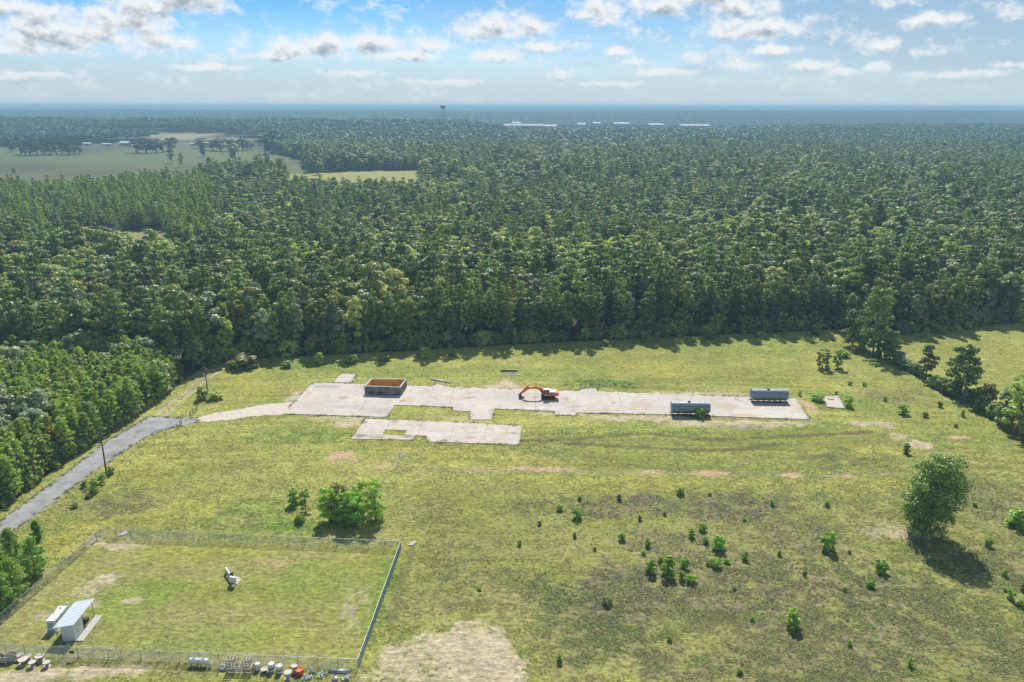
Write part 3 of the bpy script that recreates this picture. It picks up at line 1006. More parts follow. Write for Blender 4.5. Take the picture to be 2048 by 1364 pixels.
def mass(name, pts, rot, scl, idx, protos, label, cat):
    """one uncountable mass: points that carry whole plants"""
    me = bpy.data.meshes.new(name)
    me.vertices.add(len(pts))
    me.vertices.foreach_set('co', np.asarray(pts, np.float32).ravel())
    for nm, typ, dat in (('rz', 'FLOAT', rot), ('idx', 'INT', idx)):
        at = me.attributes.new(nm, typ, 'POINT')
        at.data.foreach_set('value', np.asarray(dat, np.float32 if typ == 'FLOAT' else np.int32))
    at = me.attributes.new('scl', 'FLOAT_VECTOR', 'POINT')
    at.data.foreach_set('vector', np.asarray(scl, np.float32).ravel())
    ob = bpy.data.objects.new(name, me)
    COL.objects.link(ob)
    ng = bpy.data.node_groups.new(name, 'GeometryNodeTree')
    ng.interface.new_socket('Geometry', in_out='INPUT', socket_type='NodeSocketGeometry')
    ng.interface.new_socket('Geometry', in_out='OUTPUT', socket_type='NodeSocketGeometry')
    N = NT(ng)
    gi, go = N.n('NodeGroupInput'), N.n('NodeGroupOutput')
    jn = N.n('GeometryNodeJoinGeometry')

    def attr(nm, typ):
        a = N.n('GeometryNodeInputNamedAttribute', data_type=typ)
        a.inputs['Name'].default_value = nm
        return a.outputs['Attribute']
    rz, sc, ix = attr('rz', 'FLOAT'), attr('scl', 'FLOAT_VECTOR'), attr('idx', 'INT')
    cb = N.n('ShaderNodeCombineXYZ')
    N.put(cb.inputs[2], rz)
    for k, p in enumerate(protos):
        oi = N.n('GeometryNodeObjectInfo')
        oi.inputs['Object'].default_value = p
        oi.inputs['As Instance'].default_value = True
        cmp_ = N.n('FunctionNodeCompare', data_type='INT', operation='EQUAL')
        ints = [s_ for s_ in cmp_.inputs if s_.type == 'INT']
        N.put(ints[0], ix)
        ints[1].default_value = k
        ip = N.n('GeometryNodeInstanceOnPoints')
        N.put(ip.inputs['Points'], gi.outputs[0])
        N.put(ip.inputs['Selection'], cmp_.outputs[0])
        N.put(ip.inputs['Instance'], oi.outputs['Geometry'])
        e = N.n('FunctionNodeEulerToRotation')
        N.put(e.inputs[0], cb.outputs[0])
        N.put(ip.inputs['Rotation'], e.outputs[0])
        N.put(ip.inputs['Scale'], sc)
        N.put(jn.inputs[0], ip.outputs[0])
    N.put(go.inputs[0], jn.outputs[0])
    md = ob.modifiers.new('plants', 'NODES')
    md.node_group = ng
    return tag(ob, label, cat, kind='stuff')


# kinds of tree: crown meshes and trunk meshes shared by every copy
B_SPEC = [broadleaf(100, 18, 5.2, 2.6, 22, 4200, 0.33, bush=True), broadleaf(101, 20, 4.8, 3.4, 18, 4200, 0.33), broadleaf(102, 16.5, 5.6, 2.2, 24, 4400, 0.34, bush=True),
          broadleaf(103, 19, 5.4, 3, 20, 4500, 0.33), broadleaf(104, 15, 3.9, 1.8, 18, 3000, 0.32, bush=True)]
P_SPEC = [pine(200, 21, 4.0, 6.5, 2600, 0.42, 9, 0.05, 0.42), pine(201, 22.5, 3.8, 8.5, 2400, 0.42, 8, 0.05, 0.4), pine(202, 19, 3.9, 4.5, 2700, 0.42, 10, 0.1, 0.5)]
Y_SPEC = [pine(300, 10.2, 2.6, 0.9, 2000, 0.31, 14, 0.0, 0.55), pine(301, 9.4, 2.5, 0.7, 1900, 0.31, 13, 0.02, 0.5), pine(302, 11, 2.5, 1.2, 2000, 0.31, 14, 0.0, 0.5)]
S_SPEC = [broadleaf(400, 1.7, 1.15, 0.0, 22, 1500, 0.10, bush=True), broadleaf(401, 1.45, 1.35, 0.0, 22, 1500, 0.105, bush=True), broadleaf(402, 2.1, 1.05, 0.0, 22, 1500, 0.10, bush=True)]
LEAFM = ['bl_dark', 'bl_mid', 'bl_grey', 'bl_olive', 'bl_yellow']


def tree_src(name, cat, spec, leafm, barkm):
    """first of a kind: thing > trunk, crown, kept aside to be copied"""
    V, t, tb = spec
    cm = leaf_mesh('crown', V, t, leafm)
    tm = tb.mesh('trunk', barkm, True)
    return (name, cat, tm, cm)


def plant(src, x, y, z, rz, s, label, group=None, cat=None, name=None):
    nm, ct, tm, cm = src
    e = bpy.data.objects.new(name or nm, None)
    COL.objects.link(e)
    e.location = (x, y, z)
    e.rotation_euler = (0, 0, rz)
    e.scale = s if hasattr(s, '__len__') else (s, s, s)
    tag(e, label, cat or ct, group)
    for pn, me in (('trunk', tm), ('crown', cm)):
        o = bpy.data.objects.new(pn, me)
        COL.objects.link(o)
        o.parent = e
    return e


BARK_OF = {'b': M['bark'], 'p': M['pine_bark']}
B_SRC = {(i, k): None for i in range(5) for k in LEAFM + ['bl_bright', 'bl_shade']}


def bsrc(i, k):
    if B_SRC[(i, k)] is None:
        B_SRC[(i, k)] = tree_src('broadleaf_tree', 'tree', B_SPEC[i], M[k], M['bark'])
    return B_SRC[(i, k)]


P_SRC = [tree_src('pine_tree', 'pine tree', s_, M['pine'], M['pine_bark']) for s_ in P_SPEC]
Y_SRC = [tree_src('young_pine', 'young pine', s_, M['young'], M['pine_bark']) for s_ in Y_SPEC]
YD_SRC = tree_src('young_pine', 'young pine', Y_SPEC[1], M['dead'], M['pine_bark'])
S_SRC = {k: [tree_src('shrub', 'shrub', s_, M[k], M['bark']) for s_ in S_SPEC] for k in ('bl_bright', 'bl_mid', 'bl_grey', 'weed_dark', 'bl_olive')}


# ------------------------------------------------------------------ the woods
def scatter(x0, x1, y0, y1, s):
    gx, gy = np.meshgrid(np.arange(x0, x1, s), np.arange(y0, y1, s * 0.87))
    gx = gx + (np.arange(gy.shape[0]) % 2)[:, None] * s * 0.5
    gx = gx + rng.uniform(-0.42, 0.42, gx.shape) * s
    gy = gy + rng.uniform(-0.42, 0.42, gy.shape) * s
    return gx.ravel(), gy.ravel()


def in_view(x, y, z=10, mu=140):
    u, v = proj(x, y, z)
    return (u > -mu) & (u < 2048 + mu) & (y > 40)


def build_woods():
    # 1. young plantation beside the road
    x, y = scatter(-240, -80, 100, 262, 3.05)
    k = inside(PLANT, x, y) & in_view(x, y, 6, 200)
    x, y = x[k], y[k]
    grey = (fbm(x / 14, y / 14, 161, 2) > 0.74) | (x < -0.60 * y - 20 + 18 * np.sin(y / 9)) & (y < 190)
    thin = rng.uniform(0, 1, len(x)) > 0.55
    bx, by = x[grey & thin], y[grey & thin]
    yx, yy = x[~grey], y[~grey]
    # 2. the main wood, near part tree by tree
    x, y = scatter(-760, 760, 150, 760, 6.5)
    w = (woods(x, y) & ~inside(PLANT, x, y)) & in_view(x, y, 12, 160)
    w &= fbm(x / 22, y / 22, 301, 2) < 0.80
    w &= ~(((x > EDGE[-1].x - 4) & (x < EDGE[-1].x + 9)) & (y < 280))
    x, y = x[w], y[w]
    # a close rank of trees along the wood edge, and closer growth inside the middle block
    fx, fy = scatter(-110, 190, 200, 330, 4.6)
    d_ = fy - front(fx)
    w = (d_ > 0.5) & (d_ < 13) & woods(fx, fy) & ~inside(PLANT, fx, fy) & in_view(fx, fy, 12, 100)
    w &= ~(((fx > EDGE[-1].x - 4) & (fx < EDGE[-1].x + 9)) & (fy < 280))
    keep = (y - front(x)) > 13
    keep |= (x < -110) | (x > 190)
    ux, vx = scatter(-300, 300, 420, 760, 8.0)
    pu, pv = proj(ux, vx, np.full(len(ux), 12.0))
    w2 = (pu > 250) & (pu < 1500) & (pv > 360) & (pv < 500) & woods(ux, vx)
    nfront = int(w.sum())
    x, y = np.concatenate([fx[w], x[keep], ux[w2]]), np.concatenate([fy[w], y[keep], vx[w2]])
    x2, y2 = scatter(-1150, 1150, 760, 1500, 7.4)
    w = woods(x2, y2) & in_view(x2, y2, 12, 120)
    x2, y2 = x2[w], y2[w]
    n1 = len(x)
    x, y = np.concatenate([x, bx, x2]), np.concatenate([y, by, y2])
    isb = np.concatenate([np.zeros(n1, bool), np.ones(len(bx), bool), np.zeros(len(x2), bool)])
    u, v = proj(x, y, np.full(len(x), 12.0))
    ptype = fbm(x / 60, y / 60, 171, 3) + rng.uniform(-0.16, 0.16, len(x))
    # the taller pine block on the left, pines behind the meadow, yellow young hardwood inside the middle block
    pineblock = (u < 420) & (v < 470) & (v > 345)
    nearpine = (y < 345) & (u > 380) & (u < 1760)
    midblock = (v < 500) & (v > 355) & (u > 250) & (u < 1500)
    pp = np.where(pineblock, 0.93, np.where(nearpine, 0.52, np.where(midblock, 0.16, 0.30)))
    ispine = (rng.uniform(0, 1, len(x)) < np.clip(pp + (ptype - 0.5) * 1.2, 0, 1)) & ~isb
    q = rng.uniform(0, 1, len(x)) + (fbm(x / 35, y / 35, 181, 3) - 0.5) * 0.9 + (fbm(x / 140, y / 140, 185, 2) - 0.5) * 0.9
    kind = np.where(q < 0.30, 0, np.where(q < 0.60, 1, np.where(q < 0.80, 2, 3)))
    yel = (v < 540) & (v > 360) & (u > 240) & (u < 1720) & (rng.uniform(0, 1, len(x)) < 0.20 + 0.62 * sst(0.38, 0.54, fbm(x / 45, y / 70, 191, 3)) * (1 - sst(1100, 1750, u)))
    kind = np.where(yel, 4, kind)
    kind = np.where(isb, 2, kind)
    shape = rng.integers(0, 4, len(x))
    shape = np.where(kind == 4, np.where(rng.uniform(0, 1, len(x)) < 0.6, 4, shape), shape)
    sc = (0.60 + 0.62 * rng.uniform(0, 1, len(x)) ** 1.3) * np.where(midblock & ~pineblock, 0.74, 1.0) * np.where(isb, 0.62, 1.0) * np.where(pineblock, 0.74, 1.0)
    sc = sc * (1.06 + 0.35 * (fbm(x / 40, y / 40, 201, 2) - 0.35))
    wide = np.where(y > 760, 1.22, 1.08)
    rank = np.arange(len(x)) < nfront
    sc = np.where(rank, rng.uniform(0.86, 1.06, len(x)), sc)
    wide = np.where(rank, 0.80, wide)
    rz = rng.uniform(0, 6.28, len(x))
    z = terr(x, y)
    inframe = (u > -25) & (u < 2073)
    depth = y - front(x)
    # nearest trees of the wood as single trees
    order = np.argsort(np.hypot(x, y))
    used = np.zeros(len(x), bool)
    nb = np_ = 0
    for i in order:
        if not inframe[i]:
            continue
        near = 'wood'
        if isb[i]:
            lab, grp = 'rounded grey green hardwood standing among the young roadside pines', 'hardwoods in the roadside pine plantation'
        elif x[i] < -0.36 * y[i] and y[i] < 290:
            near = 'left'
        elif x[i] > EDGE[-1].x + 6:
            near = 'right'
        side = {'wood': 'the wood edge shading the meadow', 'left': 'the wood behind the roadside young pines', 'right': 'the wood edge beyond the small right field'}[near]
        grp = {'wood': 'front ranks of the wood above the meadow', 'left': 'trees of the wood by the dirt track', 'right': 'trees of the wood beyond the small field'}[near]
        if ispine[i] and np_ < 230:
            if y[i] > 345:
                continue
            np_ += 1
            plant(P_SRC[shape[i] % 3], x[i], y[i], z[i] - 0.1, rz[i], (sc[i] * wide[i],) * 2 + (sc[i],), 'tall dark pine in ' + side, grp + ', pines')
            used[i] = True
        elif not ispine[i] and nb < 270:
            nb += 1
            kk = LEAFM[kind[i]]
            cn = {'bl_dark': 'dark green', 'bl_mid': 'mid green', 'bl_grey': 'grey green', 'bl_olive': 'olive green', 'bl_yellow': 'yellow green'}[kk]
            if isb[i]:
                lab, gg = 'rounded grey green hardwood standing among the young roadside pines', 'hardwoods in the roadside pine plantation'
            else:
                lab, gg = cn + ' round crowned hardwood in ' + side, grp + ', ' + cn + ' hardwoods'
            plant(bsrc(int(shape[i]), kk), x[i], y[i], z[i] - 0.1, rz[i], (sc[i] * wide[i], sc[i] * wide[i], sc[i]), lab, gg)
            used[i] = True
    r_ = ~used
    protos = [proto(joined('far_hardwood', B_SPEC[(i * 2) % 5 if i < 4 else 4], M[k], M['bark'])) for i, k in enumerate(LEAFM)] + \
             [proto(joined('far_hardwood', B_SPEC[(i * 2 + 1) % 5], M[k], M['bark'])) for i, k in enumerate(LEAFM)]
    kb = r_ & ~ispine
    idx = kind[kb] + np.where(rng.uniform(0, 1, kb.sum()) < 0.5, 5, 0)
    S = np.stack([sc * wide, sc * wide, sc], 1)
    P = np.stack([x, y, z - 0.1], 1)
    mass('hardwood_forest', P[kb], rz[kb], S[kb], idx, protos, 'mixed hardwood forest stretching back from the wood edge towards the far hills', 'forest')
    pr = [proto(joined('far_pine', s_, M['pine'], M['pine_bark'])) for s_ in P_SPEC] + [proto(joined('far_pine', P_SPEC[2], M['young'], M['pine_bark']))]
    kp = r_ & ispine
    idx = np.where(pineblock[kp], 3, shape[kp] % 3)
    mass('pine_forest', P[kp], rz[kp], S[kp], idx, pr, 'pines scattered and in blocks through the forest behind the wood edge', 'forest')
    # young pines: those nearest the road singly
    o = np.argsort(seg_dist(ROAD_L + [G(318, 800), G(352, 772)], yx, yy))
    uu, vv = proj(yx, yy, np.full(len(yx), 6.0))
    dead = G(113, 925)
    di = int(np.argmin(np.hypot(yx - dead.x, yy - dead.y)))
    cnt = 0
    rest = []
    yr = rng.uniform(0, 6.28, len(yx))
    ys_ = rng.uniform(0.84, 1.04, len(yx))
    for i in o:
        if i == di:
            plant(YD_SRC, yx[i], yy[i], 0, yr[i], 0.85, 'dead rust brown young pine at the roadside edge of the plantation')
        elif -30 < uu[i] < 2048 and vv[i] < 1370 and cnt < 250:
            cnt += 1
            plant(Y_SRC[i % 3], yx[i], yy[i], 0, yr[i], (ys_[i] * 1.05, ys_[i] * 1.05, ys_[i]), 'green young pine in the close planted rows beside the asphalt road', 'young pines planted along the road')
        else:
            rest.append(i)
    rest = np.array(rest)
    mass('young_pine_plantation', np.stack([yx[rest], yy[rest], yx[rest] * 0], 1), yr[rest], np.repeat(ys_[rest][:, None], 3, 1), rest % 3,
         [proto(joined('far_young_pine', s_, M['young'], M['pine_bark'])) for s_ in Y_SPEC], 'plantation of young pines farther in from the road', 'plantation')
    # 3. scrub along the edges
    ex, ey = [], []
    for a, b in list(zip(EDGE[:-1], EDGE[1:])) + list(zip(R_EDGE[:-1], R_EDGE[1:])) + list(zip(PLANT[1:7], PLANT[2:8])):
        n = int((b - a).length / 1.0)
        t_ = rng.uniform(0, 1, n)
        ex += list(a.x + (b.x - a.x) * t_)
        ey += list(a.y + (b.y - a.y) * t_ + rng.uniform(-0.6, 3.2, n) * np.where(a.y < 200, 0.5, 1))
    ex, ey = np.array(ex), np.array(ey)
    s_ = rng.uniform(1.0, 3.4, len(ex)) * np.where(ey < 235, 0.45, 1.0)
    mass('undergrowth', np.stack([ex, ey, ex * 0], 1), rng.uniform(0, 6.28, len(ex)), np.stack([s_, s_, s_ * rng.uniform(0.9, 1.5, len(ex))], 1), rng.integers(0, 6, len(ex)),
         [proto(joined('scrub', sp, M[k], M['bark'])) for sp in S_SPEC for k in ('bl_dark', 'bl_mid')], 'low scrub and vines along the foot of the wood edge', 'undergrowth')
    # 4. the far country: blocks of canopy
    def block(seed):
        r = np.random.default_rng(seed)
        V, T = [], []
        for gx in np.arange(-46, 46, 8.2):
            for gy in np.arange(-46, 46, 8.2):
                cx, cy = gx + r.uniform(-3, 3), gy + r.uniform(-3, 3)
                h, cr = r.uniform(13, 22), r.uniform(3.6, 5.8)
                n = 34
                d = sphere_dirs(n, r, 0.1)
                p = np.array([cx, cy, h - cr * 1.15]) + d * np.array([cr, cr, cr * 1.2]) * r.uniform(0.7, 1.05, (n, 1))
                v, t_ = quads(p, d * 0.6 + r.normal(size=(n, 3)) * 0.4 + np.array([0, 0, 0.6]), r.uniform(1.3, 2.4, n), r.uniform(1.0, 1.8, n), np.clip(r.uniform(0.2, 0.8) + r.normal(size=n) * 0.1, 0, 1), r)
                V.append(v)
                T.append(t_)
        return np.concatenate(V), np.concatenate(T)
    mm = leaf_mat('far_canopy', (0.038, 0.08, 0.04), (0.125, 0.195, 0.085), 0.2, 0.12, 0.08)
    bl = []
    for s in range(4):
        V, T = block(500 + s)
        bl.append(proto(leaf_mesh('canopy_block', V, T, mm)))
    x, y = scatter(-5200, 5200, 1490, 7400, 84)
    k = in_view(x, y, 10, 120)
    x, y = x[k], y[k]
    k = np.ones(len(x), bool)
    for p in SPECIAL_CLEAR:
        for ox, oy in ((0, 0), (45, 0), (-45, 0), (0, 40), (0, -40)):
            k &= ~inside(p, x + ox, y + oy)
    k &= ~(inside(YARD, x, y))
    k &= ~((fbm(x / 420, y / 260, 221, 2) > 0.76))
    x, y = x[k], y[k]
    mass('distant_forest', np.stack([x, y, terr(x, y) - 0.5], 1), rng.uniform(0, 6.28, len(x)), np.repeat(rng.uniform(0.85, 1.15, len(x))[:, None], 3, 1), rng.integers(0, 4, len(x)), bl,
         'hazy unbroken forest canopy rolling away to the horizon', 'forest')


build_woods()


# ------------------------------------------------------------------ meadow grass and weeds
def tuft(seed, n, w, h, b):
    r = np.random.default_rng(seed)
    P = np.stack([r.normal(size=n) * w, r.normal(size=n) * w, np.abs(r.uniform(0.1, 0.8, n)) * h], 1)
    Nn = r.normal(size=(n, 3)) * 0.7 + np.array([0, 0, 1.1])
    V, t_ = quads(P, Nn, h * r.uniform(0.35, 0.7, n), b * r.uniform(0.6, 1.3, n), 0.5 + r.normal(size=n) * 0.25, r, np.tile(np.array([0, 0, 1.0]), (n, 1)))
    V[:, 2] = np.maximum(V[:, 2], -0.02)
    return V, t_


def build_grass():
    sx = []
    sy = []
    for (y0, y1, s) in ((92, 130, 0.40), (130, 190, 0.50), (190, 290, 0.72)):
        x, y = scatter(-0.70 * y1, 0.70 * y1, y0, y1, s)
        sx.append(x)
        sy.append(y)
    x, y = np.concatenate(sx), np.concatenate(sy)
    k = in_view(x, y, 0, 60) & ~woods(x, y)
    k &= (y < front(x)) | (x > EDGE[-1].x)
    for p in AVOID:
        k &= ~(inside(p, x, y))
    h = inside(HOLE, x, y)
    x, y = x[k | h & in_view(x, y, 0)], y[k | h & in_view(x, y, 0)]
    m_ = masks(x, y)
    fen = inside(FENCE, x, y)
    clump = fbm(x / 2.6, y / 2.0, 231, 3)
    rough = np.clip(0.25 + 1.2 * m_['b'] + 1.3 * m_['d'] + 0.9 * m_['l'] + 0.5 * sst(20, 60, x) * (1 - sst(150, 175, y)), 0, 1.4)
    dens = np.where(fen, 0.22, 0.34 + 0.34 * rough) * (0.3 + 1.5 * sst(0.38, 0.64, clump)) * np.clip(1 - 1.25 * np.maximum(np.maximum(m_['s'], m_['c']), m_['g']), 0.02, 1)
    inlot = inside(DRIVE, x, y)
    dens = np.where(inlot, 0.02, dens)
    k = rng.uniform(0, 1, len(x)) < dens
    x, y, fen, rough = x[k], y[k], fen[k], rough[k]
    for q in m_:
        m_[q] = m_[q][k]
    r = rng.uniform(0, 1, len(x))
    idx = np.where(r < 0.35 + 0.55 * m_['l'], np.where(rng.uniform(0, 1, len(x)) < 0.88 - 0.6 * m_['l'], 0, 2), np.where(r < 0.35 + 0.55 * m_['l'] + 0.65 * (0.2 + m_['b']), 1, 0))
    idx = np.where((rng.uniform(0, 1, len(x)) < 0.07 + 0.35 * m_['d']), 3, idx)
    idx = idx * 2 + rng.integers(0, 2, len(x))
    s = rng.uniform(0.4, 1.0, len(x)) * (0.46 + 0.30 * rough) * np.where(fen, 0.55, 1)
    ex, ey = [], []
    for k_ in ('main', 'lower', 'stub', 'far'):
        pl = PADS[k_]
        for a, b in zip(pl, pl[1:] + pl[:1]):
            n_ = int((b - a).length / 0.33)
            t_ = rng.uniform(0, 1, n_)
            ex += list(a.x + (b.x - a.x) * t_ + rng.normal(size=n_) * 0.28)
            ey += list(a.y + (b.y - a.y) * t_ + rng.normal(size=n_) * 0.28)
    for i_ in range(len(ROAD)):
        a, b = ROAD[i_], ROAD[(i_ + 1) % len(ROAD)]
        n_ = int((b - a).length / 0.4)
        t_ = rng.uniform(0, 1, n_)
        ex += list(a.x + (b.x - a.x) * t_ + rng.normal(size=n_) * 0.3)
        ey += list(a.y + (b.y - a.y) * t_ + rng.normal(size=n_) * 0.3)
    ex, ey = np.array(ex), np.array(ey)
    kk = vnoise(ex / 2.2, ey / 2.2, 97) > 0.40
    ex, ey = ex[kk], ey[kk]
    x, y = np.concatenate([x, ex]), np.concatenate([y, ey])
    idx = np.concatenate([idx, rng.choice([0, 1, 2, 3, 6, 7], len(ex))])
    s = np.concatenate([s, rng.uniform(0.45, 1.0, len(ex))])
    tall = inside(px([(1130, 778), (1132, 760), (1200, 758), (1278, 766), (1280, 779), (1200, 777)]), x, y)
    s = np.where(tall, s * 1.9, s)
    z = terr(x, y)
    pr = []
    for k_ in ('weed_green', 'weed_brown', 'weed_lime', 'weed_dark'):
        for j in range(2):
            V, t_ = tuft(600 + len(pr), 24, 0.20, 0.30, 0.045)
            pr.append(proto(leaf_mesh('weed_tuft', V, t_, M[k_])))
    mass('grass', np.stack([x, y, z], 1), rng.uniform(0, 6.28, len(x)), np.stack([s * 1.35, s * 1.35, s], 1), idx, pr, 'rough meadow grass and weeds growing over the field', 'grass')


build_grass()


# ------------------------------------------------------------------ single trees and shrubs
def build_single_plants():
    # the big lone oak
    p = G(1846, 1068)
    h = height(903, p)
    mp = mpp(1000)
    spec = broadleaf(710, h * 1.04, 66 * mpp(1030), 0.5, 90, 16000, 0.22, lean=(2.6, 0), bush=True)
    src = tree_src('oak_tree', 'oak tree', spec, leaf_mat('oak_leaf', (0.100, 0.165, 0.036), (0.430, 0.500, 0.105), 0.32, 0.02), M['bark'])
    plant(src, p.x, p.y, 0, 0.2, 1.0, 'big lone dark green oak casting a shadow on the open meadow')
    # thicket in the middle of the meadow
    lab = ['tall bright green sapling on the left of the thicket above the fenced yard', 'lime green sapling in front in the thicket above the fenced yard', 'bushy sapling at the middle of the thicket above the fenced yard',
           'pointed green sapling behind in the thicket above the fenced yard', 'large green sapling on the right of the thicket above the fenced yard', 'narrow green sapling between the larger ones of the thicket']
    for i, (u, v, vt, w) in enumerate(((664, 1042, 972, 30), (692, 1050, 985, 28), (712, 1048, 978, 30), (722, 1030, 958, 24), (752, 1040, 956, 30), (680, 1030, 960, 24))):
        p = G(u, v)
        hh = height(vt, p)
        sp = broadleaf(720 + i, hh, w * mpp(v) * 1.1, 0.1, 30, 4200, 0.155, bush=True)
        plant(tree_src('sapling', 'sapling', sp, M['bl_mid' if i == 5 else 'bl_bright'], M['bark']), p.x, p.y, 0, i, 1.0, lab[i])
    for i, (u, v, vt, w, l) in enumerate(((612, 1025, 975, 17, 'thin lime green sapling left of the meadow thicket'), (1645, 735, 692, 17, 'left one of two small trees near the wood corner'), (1676, 734, 694, 15, 'right one of two small trees near the wood corner'))):
        p = G(u, v)
        sp = broadleaf(740 + i, height(vt, p), w * mpp(v) * 1.1, 0.1, 22, 3200 if i else 1500, 0.16 if not i else 0.2, bush=True)
        plant(tree_src('small_tree', 'small tree', sp, M['bl_bright' if i == 0 else 'bl_mid'], M['bark']), p.x, p.y, 0, i, 1.0, l)
    # pines outside the fenced yard
    ysp = [('slim young pine nearest the road outside the fenced yard', 76, 1082, 1043, 9), ('bushy young pine beside the left fence of the yard', 74, 1152, 1077, 21), ('rounded young pine next to the road left of the yard', 27, 1128, 1062, 22),
           ('dense young pine at the left frame edge above the generator', 30, 1195, 1120, 26), ('young pine against the left fence line low in its clump', 6, 1222, 1150, 26), ('young pine tucked into the clump left of the fence', 8, 1165, 1110, 22)]
    for i, (l, u, v, vt, w) in enumerate(ysp):
        p = G(u, v)
        sp = pine(760 + i, height(vt, p), w * 1.25 * mpp(v), 0.15, 3600, 0.22, 13, 0.0, 0.5)
        plant(tree_src('young_pine', 'young pine', sp, leaf_mat('needles_bright', (0.115, 0.23, 0.044), (0.42, 0.58, 0.09), 0.32, 0.1), M['pine_bark']), p.x, p.y, 0, i, 1.0, l)
    # hedgerow down the right side
    row = [('b', 'bl_dark', 1706, 690, 610, 36, 'dark hardwood at the top of the right fence row beside the wood corner'), ('p', 'pine', 1746, 706, 578, 38, 'tallest pine at the wood corner of the right fence row'), ('b', 'bl_mid', 1779, 717, 652, 24, 'conical mid green tree below the tall corner pine'),
           ('b', 'bl_grey', 1812, 735, 716, 20, 'low grey green bush between the corner trees and the fence row'), ('b', 'bl_dark', 1851, 757, 683, 23, 'upright dark tree alone in the upper fence row'), ('b', 'bl_mid', 1870, 772, 748, 17, 'low bush at the foot of the upright fence row tree'),
           ('p', 'pine', 1921, 792, 690, 36, 'broad leaning pine in the middle of the right fence row'), ('b', 'bl_dark', 1908, 790, 757, 22, 'dark bush under the leaning fence row pine'), ('b', 'bl_olive', 1968, 815, 760, 28, 'olive yellow round tree below the leaning pine'),
           ('b', 'bl_grey', 2003, 845, 778, 24, 'grey green tree beside the biggest fence row tree'), ('b', 'bl_mid', 2032, 868, 726, 42, 'biggest tree of the right fence row at the frame edge'), ('b', 'bl_dark', 2050, 880, 800, 26, 'dark bush at the foot of the biggest fence row tree'),
           ('b', 'bl_grey', 1936, 800, 772, 18, 'pale low bush in the shade of the leaning pine'), ('b', 'bl_dark', 1728, 700, 650, 26, 'dark tree crowding the foot of the tall corner pine'), ('b', 'bl_dark', 1762, 714, 672, 20, 'dark bushy tree on the meadow side of the corner pine'),
           ('b', 'bl_dark', 1835, 748, 725, 15, 'small dark bush uphill of the upright fence row tree'), ('b', 'bl_mid', 1985, 832, 800, 18, 'small green bush under the olive round tree'),
           ('b', 'bl_grey', 1824, 742, 722, 14, 'pale bush between the small dark bush and the corner trees'), ('b', 'bl_mid', 1884, 778, 752, 16, 'mid green bush halfway between the upright tree and the leaning pine'), ('b', 'bl_dark', 1893, 786, 764, 15, 'low dark bush just left of the leaning pine'),
           ('b', 'bl_mid', 1950, 806, 780, 16, 'green bush between the leaning pine and the olive tree'), ('b', 'bl_dark', 1960, 822, 796, 16, 'dark low bush in front of the olive tree'), ('b', 'bl_mid', 2016, 856, 818, 20, 'green bush left of the biggest fence row tree'), ('b', 'bl_dark', 2020, 845, 760, 26, 'dark tree close behind the biggest fence row tree'),
           ('b', 'bl_grey', 1795, 726, 700, 18, 'grey bush at the lower end of the corner trees')]
    for i, (t_, k, u, v, vt, w, l) in enumerate(row):
        p = G(u, v)
        hh = height(vt, p)
        if t_ == 'p':
            sp = pine(780 + i, hh, w * mpp(v), hh * 0.25, 2600, 0.5, 10, 0.05, 0.4)
            plant(tree_src('pine_tree', 'pine tree', sp, M['pine'], M['pine_bark']), p.x, p.y, 0, i, 1.0, l)
        else:
            sp = broadleaf(780 + i, hh, w * mpp(v), hh * 0.02, 28, 3800, 0.27, bush=True)
            plant(tree_src('fence_row_tree', 'tree' if hh > 5 else 'bush', sp, M[k], M['bark']), p.x, p.y, 0, i, 1.0, l)
    # yellow trees by the track, vine heap at the wood edge
    for i, (k, u, v, vt, w, l) in enumerate((('bl_yellow', 366, 702, 618, 15, 'slender yellow green tree rising at the end of the plantation'), ('bl_yellow', 420, 722, 640, 15, 'slender lime tree behind the dirt track poles'), ('bl_mid', 395, 735, 665, 24, 'rounded green tree behind the pole with transformers'),
                                            ('bl_grey', 318, 790, 716, 34, 'large pale tree at the end of the plantation beside the dirt track'), ('bl_grey', 165, 745, 655, 34, 'large grey green tree rising above the plantation pines'), ('bl_grey', 220, 735, 668, 30, 'grey green tree second from the left above the plantation'),
                                            ('bl_grey', 30, 775, 688, 38, 'big grey green tree above the plantation at the left frame edge'))):
        p = G(u, v)
        hh = height(vt, p)
        sp = broadleaf(810 + i, hh, w * mpp(v), hh * 0.04, 28, 4200, 0.3, bush=True)
        plant(tree_src('broadleaf_tree', 'tree', sp, M[k], M['bark']), p.x, p.y, 0, i, 1.0, l)
    # shrubs
    sh = []

    def many(lst, lab, grp, k='bl_bright'):
        for (u, v, w) in lst:
            sh.append((u, v, w, lab, grp, k))
